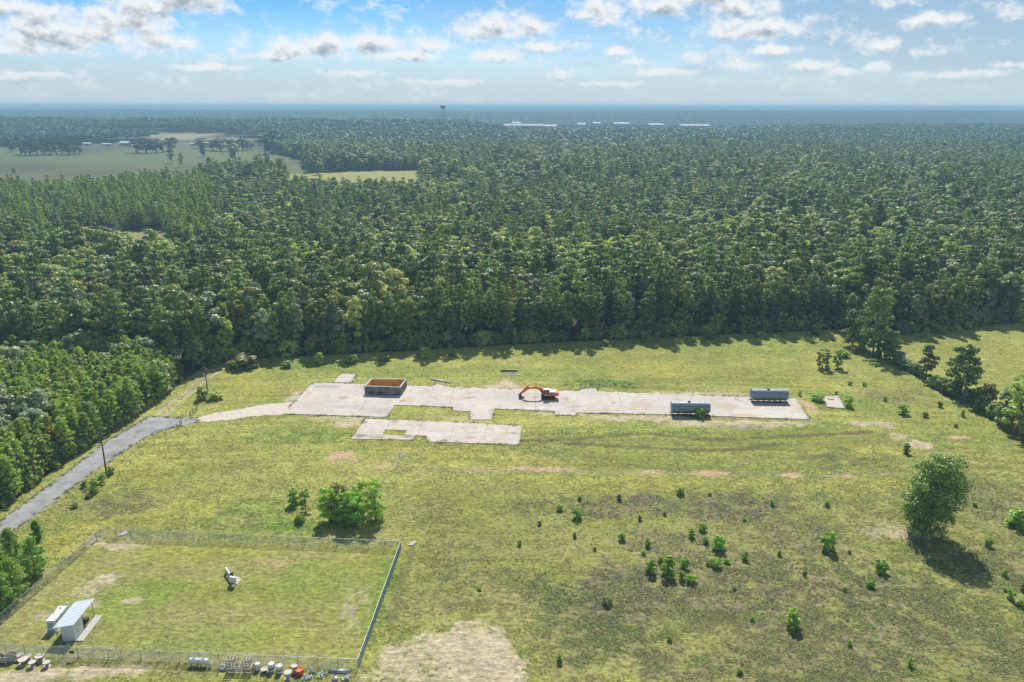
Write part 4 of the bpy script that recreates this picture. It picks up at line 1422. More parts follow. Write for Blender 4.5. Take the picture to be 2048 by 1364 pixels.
    one = [(1362, 988, 17, 'single round green shrub at the top of the brown weedy patch', 'bl_bright'), (1215, 1208, 24, 'dark round shrub alone on the brown weeds low in the meadow', 'bl_mid'), (1586, 1254, 32, 'round green shrub alone right of the brown weeds near the bottom', 'bl_bright'),
           (1155, 1036, 23, 'bright shrub beside a smaller one left of the brown patch', 'bl_bright'), (1120, 1020, 16, 'small yellow green shrub uphill of a bigger bright one', 'bl_bright'), (1335, 1150, 34, 'largest bright shrub of the cluster on the brown weeds', 'bl_bright'),
           (1437, 1098, 30, 'double topped bright shrub right of the cluster on the brown weeds', 'bl_bright'), (1432, 1132, 26, 'lime shrub below the double topped one', 'bl_bright'), (1657, 1098, 32, 'lime shrub with weeds round it left of the lone oak', 'bl_bright'),
           (1762, 1142, 27, 'bright shrub left of the oak shadow', 'bl_bright'), (1742, 1172, 20, 'small shrub between the bright one and the oak shadow', 'bl_bright'), (2036, 1050, 44, 'wide lime thicket at the right frame edge beyond the oak', 'bl_bright'),
           (1977, 1090, 18, 'small round shrub right of the oak trunk', 'bl_bright'), (430, 800, 34, 'bushy shrub at the foot of the pole by the dirt track', 'bl_mid'), (404, 800, 24, 'olive shrub left of the pole foot by the dirt track', 'bl_olive'),
           (490, 736, 60, 'wide heap of vines spilling from the wood edge by the track', 'bl_olive'), (475, 738, 30, 'lime bush in front of the vine heap', 'bl_bright'), (588, 1010, 26, 'lime shrub left of the thin sapling', 'bl_bright'), (602, 1046, 20, 'dark low shrub under the thin sapling', 'bl_mid'), (1685, 712, 30, 'broad lime bush right of the two small trees', 'bl_bright'),
           (1812, 905, 16, 'small shrub just above the lone oak crown', 'bl_mid'), (1805, 826, 24, 'bright weedy bush below the small manhole pad', 'bl_bright'), (1635, 800, 26, 'lush bush at the left side of the small manhole pad', 'bl_bright'), (1697, 812, 18, 'lush bush at the right corner of the small manhole pad', 'bl_bright'),
           (1400, 834, 22, 'leafy weed bush under the near steel tank', 'bl_bright'), (1673, 786, 9, 'small shrub behind the small manhole pad', 'bl_mid')]
    for (u, v, w, l, k) in one:
        sh.append((u, v, w, l, None, k))
    many([(1303, 1145, 24), (1370, 1134, 22), (1383, 1164, 25), (1365, 1160, 16), (1323, 1124, 14), (1288, 1108, 12), (1296, 1092, 13), (1245, 1080, 16)], 'bright green shrub in the loose cluster on the brown weeds', 'shrubs clustered on the brown weeds')
    many([(1405, 1060, 20), (1383, 1074, 14), (1412, 1085, 14), (1455, 1125, 14), (1490, 1118, 14), (1416, 1130, 10)], 'small green shrub on the brown weeds uphill of the cluster', 'shrubs uphill of the cluster')
    many([(152, 1016, 16), (192, 985, 24), (204, 968, 22), (214, 955, 16), (224, 950, 14), (170, 975, 14), (178, 998, 12)], 'dark scrubby shrub in the line running down from the roadside pole', 'shrubs below the roadside pole', 'bl_mid')
    many([(2022, 1196, 18), (2042, 1210, 18), (2012, 1180, 12), (2046, 1180, 14)], 'dark little shrub near the right edge below the lime thicket', 'small shrubs at the right edge', 'bl_mid')
    many([(1880, 812, 12), (1850, 832, 14), (1925, 830, 10), (1770, 800, 9), (1700, 768, 10), (1600, 790, 8), (1728, 770, 9), (1912, 852, 10)], 'tiny dark shrub dotted on the slope between pads and fence row', 'shrubs on the right slope', 'bl_mid')
    many([(2010, 1150, 12), (1690, 1180, 10), (1490, 1040, 10), (1545, 1010, 10), (1655, 1010, 12), (1950, 1010, 12), (1120, 1325, 14), (1340, 1280, 12), (1480, 1345, 16), (1820, 1330, 14), (1700, 1290, 12), (960, 1180, 10), (1040, 1090, 10), (1505, 1240, 10)],
         'knee high shrub scattered alone over the lower meadow', 'knee high shrubs of the lower meadow')
    many([(575, 735, 26), (640, 728, 22), (705, 726, 24), (770, 722, 22), (850, 716, 24), (905, 712, 20), (1210, 690, 20), (1290, 684, 22), (1420, 676, 20), (1520, 672, 22), (1630, 668, 24)], 'lush shrub spilling out of the shade along the wood edge', 'shrubs in the shade of the wood edge', 'bl_mid')
    many([(1880, 664, 26), (1910, 660, 22), (1850, 672, 14), (1935, 655, 16)], 'lime bush at the top of the right hand small field', 'lime bushes of the small field')
    many([(1470, 1180, 9), (1560, 1110, 9), (1610, 1150, 10), (1700, 1105, 9), (1240, 1000, 10), (1160, 1000, 9), (1420, 990, 8), (1280, 1040, 9), (1330, 1030, 8), (1190, 1100, 9), (1150, 1075, 8), (1080, 1050, 9)], 'low weedy clump dotted about the brown patch', 'weedy clumps of the brown patch', 'weed_dark')
    for i, (u, v, w, l, g_, k) in enumerate(sh):
        p = G(u, v)
        wm = w * mpp(v)
        j = i % 3
        s = wm / (2 * (0.95, 1.15, 0.85)[j]) * 1.05
        vis = min(1.5, 3.2 / max(wm, 1))
        plant(S_SRC[k][j], p.x, p.y, float(terr(p.x, p.y)), i * 1.7, (s, s, s * min(1.1, max(0.5, vis))), l, g_)
    # trees standing far off in the pasture and clearings
    far = [(40, 312, 290, 14), (60, 313, 284, 20), (88, 312, 284, 20), (112, 311, 284, 18), (138, 312, 283, 20), (158, 311, 285, 13), (50, 311, 287, 18), (74, 311, 285, 20), (100, 310, 283, 20), (125, 310, 284, 20), (148, 310, 285, 18), (22, 306, 288, 14)]
    def ftree(lst, lab, grp, k):
        for (u, v, vt, w) in lst:
            p = G(u, v)
            z = float(terr(p.x, p.y))
            y = (682 - v) / FPX
            t_ = (EYE - z) / (SP - y * CP)
            p = Vector(((u - 1024) / FPX * t_, (CP + y * SP) * t_, z))
            z = float(terr(p.x, p.y))
            p.z = z
            hh = height(vt, p)
            j = (int(u) % 2) * 2
            bs = (18, 20, 16.5, 19)[j]
            bw = (4.6, 4.2, 5.0, 4.8)[j]
            wm = w * (t_ / FPX) * 0.5
            plant(bsrc(j, k), p.x, p.y, z - 0.3 * hh * 0.1, u, (wm / bw * 1.35, wm / bw * 1.35, hh / bs * 1.15), lab, grp)
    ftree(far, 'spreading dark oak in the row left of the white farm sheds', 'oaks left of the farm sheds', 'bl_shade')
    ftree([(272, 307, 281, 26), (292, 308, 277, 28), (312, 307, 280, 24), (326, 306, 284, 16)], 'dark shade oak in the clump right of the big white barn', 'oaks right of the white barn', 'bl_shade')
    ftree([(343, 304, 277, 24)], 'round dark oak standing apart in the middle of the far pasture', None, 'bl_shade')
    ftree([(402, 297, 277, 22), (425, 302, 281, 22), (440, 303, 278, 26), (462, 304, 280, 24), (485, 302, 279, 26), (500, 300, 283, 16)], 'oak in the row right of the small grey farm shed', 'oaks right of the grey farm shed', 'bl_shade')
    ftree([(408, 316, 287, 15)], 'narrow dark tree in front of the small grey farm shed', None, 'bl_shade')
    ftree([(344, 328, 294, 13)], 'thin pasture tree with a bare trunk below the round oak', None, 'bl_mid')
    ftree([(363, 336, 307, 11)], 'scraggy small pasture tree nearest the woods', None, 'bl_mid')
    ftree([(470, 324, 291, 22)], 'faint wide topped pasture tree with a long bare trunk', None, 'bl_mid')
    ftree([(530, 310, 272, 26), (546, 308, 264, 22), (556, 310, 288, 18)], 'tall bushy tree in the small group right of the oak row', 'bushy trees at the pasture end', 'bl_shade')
    ftree([(597, 316, 290, 22)], 'pale round tree at the right tip of the pasture', None, 'bl_mid')
    ftree([(636, 350, 322, 20)], 'lime topped tree at the left end of the tan strip', None, 'bl_yellow')
    ftree([(30, 352, 336, 10)], 'single dark cedar in the pasture at the left edge', None, 'bl_dark')
    ftree([(112, 460, 428, 19), (162, 459, 427, 19), (207, 459, 431, 19)], 'grey green tree in the line of three across the small clearing', 'three trees in the clearing', 'bl_grey')


build_single_plants()

# ------------------------------------------------------------------ built things
M['steel'] = mat('galvanised', (0.50, 0.53, 0.53), 0.45, 0.5, 0.12, 5)
M['post_steel'] = mat('weathered_galvanised', (0.26, 0.29, 0.28), 0.6, 0.3, 0.15, 5)
M['far_roof'] = mat('far_roofing', (0.42, 0.44, 0.46), 0.9, 0, 0.25, 0.03, spec=0.05)
M['mesh_wire'] = mat('fence_wire', (0.46, 0.52, 0.50), 0.5, 0.3, 0.1, 5)
M['white'] = mat('white_paint', (0.72, 0.73, 0.72), 0.45, 0, 0.06, 2, dirt=(0.45, 0.42, 0.36), dirt_amt=0.12)
M['roofing'] = mat('white_roofing', (0.66, 0.69, 0.72), 0.38, 0.25, 0.06, 2)
M['dark'] = mat('dark_steel', (0.035, 0.033, 0.032), 0.6, 0.2, 0.3)
M['black'] = mat('black_rubber', (0.02, 0.02, 0.02), 0.8)
M['orange'] = mat('orange_paint', (0.74, 0.17, 0.028), 0.4, 0, 0.1, 2, dirt=(0.36, 0.13, 0.06), dirt_amt=0.2, dscale=2)
M['glass'] = mat('dark_glass', (0.03, 0.035, 0.04), 0.1, 0, 0.1, spec=0.8)
M['tank'] = mat('tank_grey', (0.20, 0.25, 0.29), 0.45, 0.15, 0.08, 1.5, dirt=(0.30, 0.27, 0.22), dirt_amt=0.08, dscale=1.2)
M['wood'] = mat('weathered_wood', (0.30, 0.24, 0.17), 0.9, 0, 0.3, 4)
M['palewood'] = mat('spool_wood', (0.47, 0.43, 0.37), 0.85, 0, 0.22, 5, dirt=(0.22, 0.18, 0.13), dirt_amt=0.25, dscale=2)
M['pole'] = mat('pole_wood', (0.11, 0.085, 0.062), 0.9, 0, 0.3, 4)
M['concrete'] = mat('stained_block', (0.23, 0.215, 0.195), 0.9, 0, 0.3, 1.2, dirt=(0.035, 0.034, 0.032), dirt_amt=0.55, dscale=0.7)
M['rim'] = mat('pale_concrete_rim', (0.38, 0.36, 0.33), 0.9, 0, 0.2, 2)
M['rust'] = mat('rust_wash', (0.56, 0.32, 0.10), 0.9, 0, 0.3, 0.7, dirt=(0.62, 0.40, 0.17), dirt_amt=0.3, dscale=0.7)
M['porcelain'] = mat('porcelain', (0.62, 0.64, 0.66), 0.3, 0, 0.1)
M['coil'] = mat('orange_duct', (0.78, 0.10, 0.025), 0.5, 0, 0.12)
M['sign'] = mat('sign_green', (0.02, 0.045, 0.055), 0.5)
M['blue_white'] = mat('panel_paint', (0.55, 0.60, 0.66), 0.4, 0.1, 0.05)
M['haze_white'] = mat('metal_siding', (0.40, 0.42, 0.44), 0.8, 0, 0.05)
M['barn_grey'] = mat('grey_siding', (0.40, 0.42, 0.44), 0.6)
M['tower'] = mat('tower_paint', (0.10, 0.13, 0.15), 0.5)
M['tower_leg'] = mat('tower_leg_paint', (0.42, 0.45, 0.47), 0.5)


def chain_fence(name, a, b, label, gates=(), skip=(), hgt=1.85):
    a, b = Vector(a), Vector(b)
    L = (b - a).length
    d = (b - a).normalized()
    root = empty(name, a, math.atan2(d.y, d.x), label, 'fence', 'chain link fence round the yard')
    n = max(2, round(L / 3.05))
    cuts = list(gates)

    def is_gate(x):
        return any(g0 + 0.05 < x < g1 - 0.05 for g0, g1 in cuts)
    pm = MB().cyl((0, 0, -0.2), (0, 0, hgt + 0.06), 0.04, n=6).mesh('post', M['post_steel'])
    for k in range(n + 1):
        x = L * k / n
        if is_gate(x):
            continue
        o = bpy.data.objects.new('post', pm)
        COL.objects.link(o)
        o.parent = root
        o.location = (x, 0, 0)
    segs, x0 = [], 0.0
    for g0, g1 in sorted(cuts):
        segs.append((x0, g0))
        x0 = g1
    segs.append((x0, L))
    rail, wire = MB(), MB()
    for s0, s1 in segs:
        if s1 - s0 < 0.3:
            continue
        rail.cyl((s0, 0, hgt), (s1, 0, hgt), 0.026, n=6)
        mesh_panel(wire, s0, s1, 0.04, hgt - 0.03)
    rail.build('top_rail', M['steel'], root)
    wire.build('wire_mesh', M['mesh_wire'], root)
    return root


def mesh_panel(mb, s0, s1, z0, z1, step=0.135, w=0.009):
    hh = z1 - z0
    x = s0 - hh
    while x < s1:
        for sgn in (1, -1):
            xa, xb = (x, x + hh)
            za, zb = (z0, z1) if sgn > 0 else (z1, z0)
            t0 = max(0, (s0 - xa) / hh)
            t1 = min(1, (s1 - xa) / hh)
            if t1 > t0 + 0.01:
                pa = Vector((xa + hh * t0, 0, za + (zb - za) * t0))
                pb = Vector((xa + hh * t1, 0, za + (zb - za) * t1))
                mb.add([pa + Vector((-w, sgn * 0.003, 0)), pa + Vector((w, sgn * 0.003, 0)), pb + Vector((w, sgn * 0.003, 0)), pb + Vector((-w, sgn * 0.003, 0))], [(0, 1, 2, 3)])
                mb.add([pa + Vector((0, -w, 0)), pa + Vector((0, w, 0)), pb + Vector((0, w, 0)), pb + Vector((0, -w, 0))], [(0, 1, 2, 3)])
        x += step


def gate(a, b, label, leaves=2, hgt=1.85):
    a, b = Vector(a), Vector(b)
    d = (b - a).normalized()
    L = (b - a).length
    root = empty('yard_gate', a, math.atan2(d.y, d.x), label, 'gate')
    for k in range(leaves):
        s0, s1 = L * k / leaves + 0.06, L * (k + 1) / leaves - 0.06
        f = MB()
        for z in (0.12, hgt - 0.05, hgt * 0.5):
            f.cyl((s0, 0, z), (s1, 0, z), 0.03, n=6)
        for x in (s0, s1):
            f.cyl((x, 0, 0.1), (x, 0, hgt), 0.035, n=6)
        leaf = f.build('gate_frame', M['steel'], root)
        w = MB()
        mesh_panel(w, s0, s1, 0.14, hgt - 0.07)
        w.build('wire_mesh', M['mesh_wire'], leaf)
    p = MB()
    for x in (0, L):
        p.cyl((x, 0.07, -0.2), (x, 0.07, hgt + 0.12), 0.05, n=8)
    p.build('gate_post', M['steel'], root)
    return root


FL, FR, NR, NL = FENCE
dL = (NL - FL).normalized()
chain_fence('chain_link_fence', FL, FR, 'long far run of chain link fence below the meadow thicket')
chain_fence('chain_link_fence', FR, NR, 'right run of chain link fence seen almost edge on beside the bare mound')
LL = (NL - FL).length
chain_fence('chain_link_fence', FL, NL, 'left run of chain link fence past the young pines', gates=[(1.2, 8.2)])
gate(FL + dL * 1.2, FL + dL * 8.2, 'wide double gate at the far left corner of the fenced yard')
dN = (NL - NR).normalized()
g0 = (G(218, 1323) - NR).length
g1 = (G(157, 1319.5) - NR).length
chain_fence('chain_link_fence', NR, NL, 'near run of chain link fence behind the row of stored gear', gates=[(g0, g1)])
gate(NR + dN * g0, NR + dN * g1, 'double gate in the near fence beside the small dark sign')
sp_ = G(147.5, 1319) + Vector((0, -0.06, 0))
so_ = empty('fence_sign', (sp_.x, sp_.y, 1.15), math.atan2(-dN.y, -dN.x), 'small dark sign wired to the near fence by the gate', 'sign')
MB().box((0, 0, 0), (0.75, 0.03, 0.5)).build('sign_board', M['sign'], so_, bevel=0.01)
MB().box((0, 0.02, 0.17), (0.7, 0.012, 0.03)).box((0, 0.02, -0.17), (0.7, 0.012, 0.03)).build('bracket', M['steel'], so_)


def well_and_shed():
    # shed
    p0 = G(127, 1284.5)
    wdt, ln, hl, hr = 1.95, 6.3, 2.65, 3.0
    root = empty('pump_shed', p0, R(1.5), 'white metal shed with an open bay and single slope roof', 'shed')
    w = MB()
    t_ = 0.06
    # closed room in front, open bay behind
    w.add([(0, 0, 0), (wdt, 0, 0), (wdt, 0, hr), (0, 0, hl), (0, t_, 0), (wdt, t_, 0), (wdt, t_, hr), (0, t_, hl)], [(0, 1, 2, 3), (7, 6, 5, 4), (0, 4, 5, 1), (3, 2, 6, 7), (1, 5, 6, 2), (0, 3, 7, 4)])
    w.box((wdt - t_ / 2, 1.35 + t_, hr / 2), (t_, 2.7 - t_, hr))
    w.box((t_ / 2, ln / 2 + 0.03, hl / 2), (t_, ln - 0.06 - t_, hl))
    w.box((wdt / 2, 2.75, hl / 2), (wdt - 2 * t_ - 0.01, 0.05, hl))
    for k in range(9):
        w.box((0.12 + k * 0.22, -0.012, hl / 2), (0.04, 0.02, hl - 0.06))
    for k in range(12):
        w.box((wdt + 0.012, 0.12 + k * 0.22, hr / 2), (0.02, 0.04, hr - 0.12))
    w.build('wall', M['white'], root)
    d = MB().box((wdt + 0.03, 1.35, 1.05), (0.05, 0.95, 2.05)).build('door', M['blue_white'], root)
    MB().box((wdt + 0.075, 1.0, 1.05), (0.04, 0.06, 0.16)).build('handle', M['dark'], d)
    ps = MB().box((wdt - 0.06, ln - 0.08, hr / 2), (0.12, 0.12, hr)).box((wdt - 0.06, ln / 2 + 1.4, hr - 0.12), (0.1, ln - 2.75, 0.16))
    ps.build('bay_post', M['steel'], root)
    rf = MB()
    x0, x1 = -1.05, wdt + 0.32
    sl_ = (hr - hl) / wdt
    n = 15
    ya, yb = -0.35, ln + 0.35
    z0, z1 = hl + sl_ * x0 + 0.05, hl + sl_ * x1 + 0.05
    rf.add([(x0, ya, z0), (x1, ya, z1), (x1, yb, z1), (x0, yb, z0), (x0, ya, z0 + 0.05), (x1, ya, z1 + 0.05), (x1, yb, z1 + 0.05), (x0, yb, z0 + 0.05)], [(0, 3, 2, 1), (4, 5, 6, 7), (0, 1, 5, 4), (1, 2, 6, 5), (2, 3, 7, 6), (3, 0, 4, 7)])
    for k in range(n):
        y = ya + 0.1 + (yb - ya - 0.2) * k / (n - 1)
        rf.bar((x0, y, z0 + 0.066), (x1, y, z1 + 0.066), 0.07, 0.035)
    rf.build('roof', M['roofing'], root)
    MB().box((wdt + 0.65, ln / 2, 0.06), (1.2, ln + 0.2, 0.16)).build('concrete_apron', M['rim'], root)
    sv = MB().box((wdt / 2, ln - 1.6, 0.35), (1.2, 1.1, 0.7)).cyl((0.6, ln - 2.6, 0.5), (1.5, ln - 2.6, 0.5), 0.25).build('pump_equipment', M['dark'], root)
    # generator
    p = G(97, 1267)
    g = empty('generator', p, R(1.5), 'long white generator housing on a skid beside the shed', 'generator')
    MB().box((0.65, 2.0, 1.22), (1.3, 4.0, 1.75)).build('housing', M['white'], g, bevel=0.05)
    MB().box((0.65, 2.0, 0.2), (1.42, 4.25, 0.22)).build('skid', M['steel'], g)
    MB().box((0.65, -0.015, 1.25), (0.9, 0.03, 1.0)).build('louvre', M['barn_grey'], g)
    MB().box((1.315, 1.2, 1.2), (0.03, 1.1, 1.2)).box((1.315, 2.8, 1.2), (0.03, 1.1, 1.2)).build('side_door', M['blue_white'], g)
    MB().cyl((0.65, 3.2, 2.09), (0.65, 3.2, 2.4), 0.09).box((0.65, 1.8, 2.115), (1.1, 0.05, 0.04)).build('exhaust', M['dark'], g)
    MB().box((0.65, 2.0, 0.03), (1.9, 4.9, 0.1)).build('concrete_base', M['rim'], g)
    # mast and meter post in front of the shed
    p = G(119, 1283)
    m_ = empty('service_mast', p, 0, 'thin steel service mast at the front corner of the shed', 'mast')
    MB().cyl((0, 0, 0), (0, 0, 5.2), 0.05, 0.04, 8).build('pipe', M['steel'], m_)
    MB().cyl((0, 0, 5.2), (0.16, 0, 5.36), 0.08, 0.08, 8).build('weatherhead', M['dark'], m_)
    MB().box((0, -0.1, 1.4), (0.3, 0.14, 0.5)).build('meter_box', M['barn_grey'], m_)
    p = G(131, 1297)
    v_ = empty('valve_assembly', p, 0.3, 'low grey pipe valves on the ground in front of the shed', 'valves')
    MB().cyl((-0.7, 0, 0.35), (0.7, 0, 0.35), 0.11).cyl((-0.7, 0, 0), (-0.7, 0, 0.35), 0.11).cyl((0.7, 0, 0), (0.7, 0, 0.35), 0.11).build('pipe', M['steel'], v_)
    MB().cyl((0, 0, 0.35), (0, 0, 0.75), 0.06).cyl((0, 0, 0.72), (0, 0, 0.77), 0.2, n=14).build('valve_wheel', M['dark'], v_)
    p = G(136, 1216)
    v2 = empty('gas_regulator', p, 0.8, 'small grey pipe regulator on the bare soil behind the shed', 'regulator')
    MB().cyl((-0.5, 0, 0), (-0.5, 0, 0.7), 0.05).cyl((0.5, 0, 0), (0.5, 0, 0.7), 0.05).cyl((-0.5, 0, 0.7), (0.5, 0, 0.7), 0.05).build('pipe', M['steel'], v2)
    MB().lathe([(0.05, -0.1), (0.2, -0.04), (0.2, 0.04), (0.05, 0.1)], (0, 0, 0.78), 'Z', 12).build('diaphragm', M['barn_grey'], v2)
    # well head
    p = G(466, 1166)
    r_ = empty('well_head', p, R(125), 'white well pipe on stands with a dark vertical pump motor', 'well head')
    MB().cyl((0.3, 0, 0.95), (3.6, 0, 1.0), 0.17, n=14).cyl((3.6, 0, 1.02), (3.85, 0, 0.0), 0.17, n=14).lathe([(0.26, -0.04), (0.26, 0.04)], (1.2, 0, 0.96), 'X', 14).lathe([(0.26, -0.04), (0.26, 0.04)], (2.4, 0, 0.98), 'X', 14).build('discharge_pipe', M['white'], r_, True)
    MB().lathe([(0.34, 0.1), (0.34, 0.55), (0.24, 0.6), (0.24, 1.2)], (0, 0, 0), 'Z', 16).build('pump_head', M['white'], r_)
    MB().lathe([(0.27, 1.2), (0.27, 1.85), (0.2, 1.98), (0.05, 2.0)], (0, 0, 0), 'Z', 16).build('motor', M['sign'], r_)
    for x in (1.0, 2.2, 3.2):
        MB().box((x, 0, 0.4), (0.12, 0.3, 0.8)).build('pipe_stand', M['palewood'], r_)
    p = G(468, 1172)
    c_ = empty('control_panel', p, R(-20), 'pale blue control cabinet on posts in front of the well motor', 'cabinet')
    MB().box((0, 0, 1.15), (1.15, 0.4, 1.1)).build('cabinet', M['blue_white'], c_, bevel=0.03)
    MB().box((0, -0.215, 1.15), (1.0, 0.03, 0.95)).build('door', M['white'], c_)
    for x in (-0.45, 0.45):
        MB().box((x, 0, 0.3), (0.1, 0.1, 0.62)).build('leg', M['steel'], c_)


well_and_shed()


def stored_gear():
    # cable spools
    def spool(rad, wid):
        root = empty('cable_spool', (0, 0, 0))
        MB().cyl((0, 0, 0.05), (0, 0, wid - 0.05), rad * 0.5, n=20).build('drum', M['wood'], root)
        for z in (0, wid - 0.06):
            MB().lathe([(0.06, z), (rad, z), (rad, z + 0.06), (0.06, z + 0.06)], n=24).build('flange', M['palewood'], root)
        return root
    A, B = spool(0.52, 0.8), spool(0.68, 0.85)
    put = [(B, 5, 1322, 90, 'weathered cable spool lying on its rim at the left frame edge'), (A, 15.5, 1322, 80, 'small dark cable spool on its rim between two bigger ones'), (B, 27, 1319, 70, 'large grey cable spool on its rim next to the flat spools'),
           (A, 43, 1320, 0, 'flat lying pale spool behind the widest flat one'), (B, 49, 1330, 0, 'widest flat spool with a grey top in the spool row'), (A, 59, 1323, 0, 'small flat spool right behind the widest one'),
           (A, 67, 1335, 0, 'tan flat spool in front between the grey topped ones'), (B, 82, 1323, 0, 'large flat spool with wet grey top below the shed'), (A, 96, 1335, 0, 'last pale flat spool nearest the yard gate')]
    seen = set()
    for (s, u, v, tilt, l) in put:
        o = s if s not in seen else copy_tree(s)
        seen.add(s)
        p = G(u, v)
        rr = 0.68 if s is B else 0.52
        if tilt:
            o.rotation_euler = (R(90), 0, R(90 - tilt) * 1.2)
            o.location = (p.x, p.y, rr)
        else:
            o.location = (p.x, p.y, 0)
            o.rotation_euler = (0, 0, u)
        tag(o, l, 'cable spool', 'wooden cable spools by the near fence')
    # white oval tanks on legs
    def otank():
        root = empty('white_equipment_tank', (0, 0, 0))
        MB().lathe([(0.05, -0.72), (0.34, -0.70), (0.42, -0.6), (0.42, 0.6), (0.34, 0.70), (0.05, 0.72)], (0, 0, 0.85), 'X', 20).build('shell', M['white'], root, True)
        for x in (-0.45, 0.45):
            MB().box((x, 0, 0.24), (0.1, 0.55, 0.48)).build('leg', M['steel'], root)
        MB().box((0, 0, 1.29), (0.5, 0.2, 0.08)).build('cap', M['barn_grey'], root)
        return root
    t0 = otank()
    for i, (u, v, l) in enumerate(((391, 1332, 'white round ended tank on legs, left of a touching pair'), (409.5, 1333, 'white round ended tank on legs, right of a touching pair'))):
        o = t0 if i == 0 else copy_tree(t0)
        p = G(u, v)
        o.location = p
        o.rotation_euler = (0, 0, R(-3))
        tag(o, l, 'tank', 'white tanks on legs by the near fence')

    # pole transformers
    def can(r, h, band, name='pole_transformer', m_=None):
        root = empty(name, (0, 0, 0))
        MB().lathe([(r * 0.9, 0), (r, 0.04), (r, h - 0.1), (r * 1.06, h - 0.1), (r * 1.06, h - 0.02), (r * 0.75, h + 0.05), (0.04, h + 0.08)], n=22).build('can', m_ or M['white'], root, False)
        if band:
            MB().lathe([(r + 0.004, h * 0.38), (r + 0.02, h * 0.40), (r + 0.02, h * 0.52), (r + 0.004, h * 0.54)], n=22).build('band', M['dark'], root)
        for k in range(2):
            MB().lathe([(0.06, 0), (0.09, 0.05), (0.05, 0.1), (0.08, 0.15), (0.04, 0.22)], (r * 0.4 * (1 if k else -1), 0.05, h + 0.03), n=10).build('bushing', M['porcelain'], root)
        return root
    cans = [(can(0.24, 0.75, False), 422.5, 1335, 'small white can standing at the right of the white tanks'), (can(0.38, 1.1, False), 517, 1340, 'plain white transformer can right of the frame rack'), (can(0.42, 1.35, True), 545, 1343, 'tall white transformer with a black band and leaning lid'),
            (can(0.42, 1.25, True), 561, 1346, 'white banded transformer left of the wooden reels'), ]
    for o, u, v, l in cans:
        o.location = G(u, v)
        tag(o, l, 'transformer', 'white cans by the near fence')
    for (u, v, rr, h, l) in ((531, 1345, 0.55, 0.6, 'dark low reel with a pale rim between white cans'), (578, 1358, 0.56, 1.15, 'tall pale reel in front left of the orange coil'), (591, 1344, 0.50, 1.1, 'tall pale reel behind the orange coil')):
        root = empty('cable_spool', G(u, v), 0, l, 'cable spool', 'reels near the orange coil')
        MB().cyl((0, 0, 0.05), (0, 0, h - 0.05), rr * 0.62, n=20).build('drum', M['barn_grey'] if h > 1 else M['dark'], root)
        for z in (0, h - 0.06):
            MB().lathe([(0.08, z), (rr, z), (rr, z + 0.06), (0.08, z + 0.06)], n=24).build('flange', M['palewood'], root)
    # orange coil
    p = G(600, 1349)
    root = empty('duct_coil', p, 0, 'round bright orange coil of duct among the pale reels', 'coil')
    rings = MB()
    for z in range(6):
        rr = 0.46 + 0.10 * math.sin(math.pi * (z + 0.5) / 6)
        pts = [Vector((rr * math.cos(a), rr * math.sin(a), 0.1 + z * 0.13)) for a in np.linspace(0, 2 * math.pi, 25)]
        rings.tube(pts, 0.085, 6)
    rings.build('windings', M['coil'], root, True)
    MB().cyl((0, 0, 0), (0, 0, 0.72), 0.36, n=16).build('core', M['coil'], root)
    # frame rack
    p = G(483, 1343)
    root = empty('frame_rack', p, R(-2), 'long rack of pale square tube frames with two crates on top', 'rack')
    f = MB()
    for x in (-1.9, -0.65, 0.65, 1.9):
        for y in (-0.5, 0.5):
            f.box((x, y, 0.55), (0.09, 0.09, 1.1))
    for z in (0.15, 0.45, 0.78, 1.1):
        for y in (-0.5, 0.5):
            f.box((0, y * 1.18, z), (3.9, 0.08, 0.1))
        for x in (-1.78, -0.8, 0, 0.8, 1.78):
            f.box((x, 0, z + 0.012), (0.09, 0.98, 0.09))
    f.build('lower_frame', M['palewood'], root)
    for x in (-1.35, 1.1):
        c = MB()
        for sx in (-0.48, 0, 0.48):
            for sy in (-0.42, 0.42):
                c.box((x + sx, sy, 1.72), (0.09, 0.09, 1.1))
        for z in (1.23, 1.7, 2.24):
            for sy in (-0.42, 0.42):
                c.box((x, sy * 1.21, z), (1.1, 0.08, 0.1))
            for sx in (-0.48, 0, 0.48):
                c.box((x + sx, 0, z + 0.013), (0.08, 0.82, 0.09))
        c.build('upper_crate', M['palewood'], root)
    # insulator heaps: many small insulators each
    def heap(u, v, n, sx, sy, label, seed, name='insulator_heap'):
        r = random.Random(seed)
        root = empty(name, G(u, v), 0, label, 'insulators')
        a, b = MB(), MB()
        for k in range(n):
            x, y = r.uniform(-sx, sx), r.uniform(-sy, sy)
            h = r.uniform(0.3, 0.7)
            q = Vector((r.uniform(-0.5, 0.5), r.uniform(-0.5, 0.5), 1)).normalized()
            for j in range(4):
                c = Vector((x, y, 0.08)) + q * h * j / 4
                a.cyl(c, c + q * 0.05, 0.12, 0.06, 8)
            b.cyl(Vector((x, y, 0.03)), Vector((x, y, 0.08)) + q * h, 0.035, n=6)
        a.build('insulator_discs', M['porcelain'], root)
        b.build('insulator_cores', M['barn_grey'], root)
    heap(448, 1337, 22, 0.55, 0.6, 'dense bundle of upright white insulators left of the frame rack', 1)
    heap(616, 1359, 12, 0.6, 0.3, 'white insulators scattered flat on the grass below the orange coil', 2)
    heap(625, 1345, 6, 0.3, 0.2, 'few small white fittings between orange coil and pipes', 3)
    heap(646, 1353, 14, 0.6, 0.5, 'heap of grey white fittings left of the pipe bundle', 4)
    heap(693, 1358, 12, 0.45, 0.4, 'heap of silver fittings below the pipe bundle at its right end', 5)
    # pipes
    root = empty('pipe_bundle', G(680, 1344), R(-3), 'bundle of long grey steel pipes lying along the fence', 'pipes')
    pp = MB()
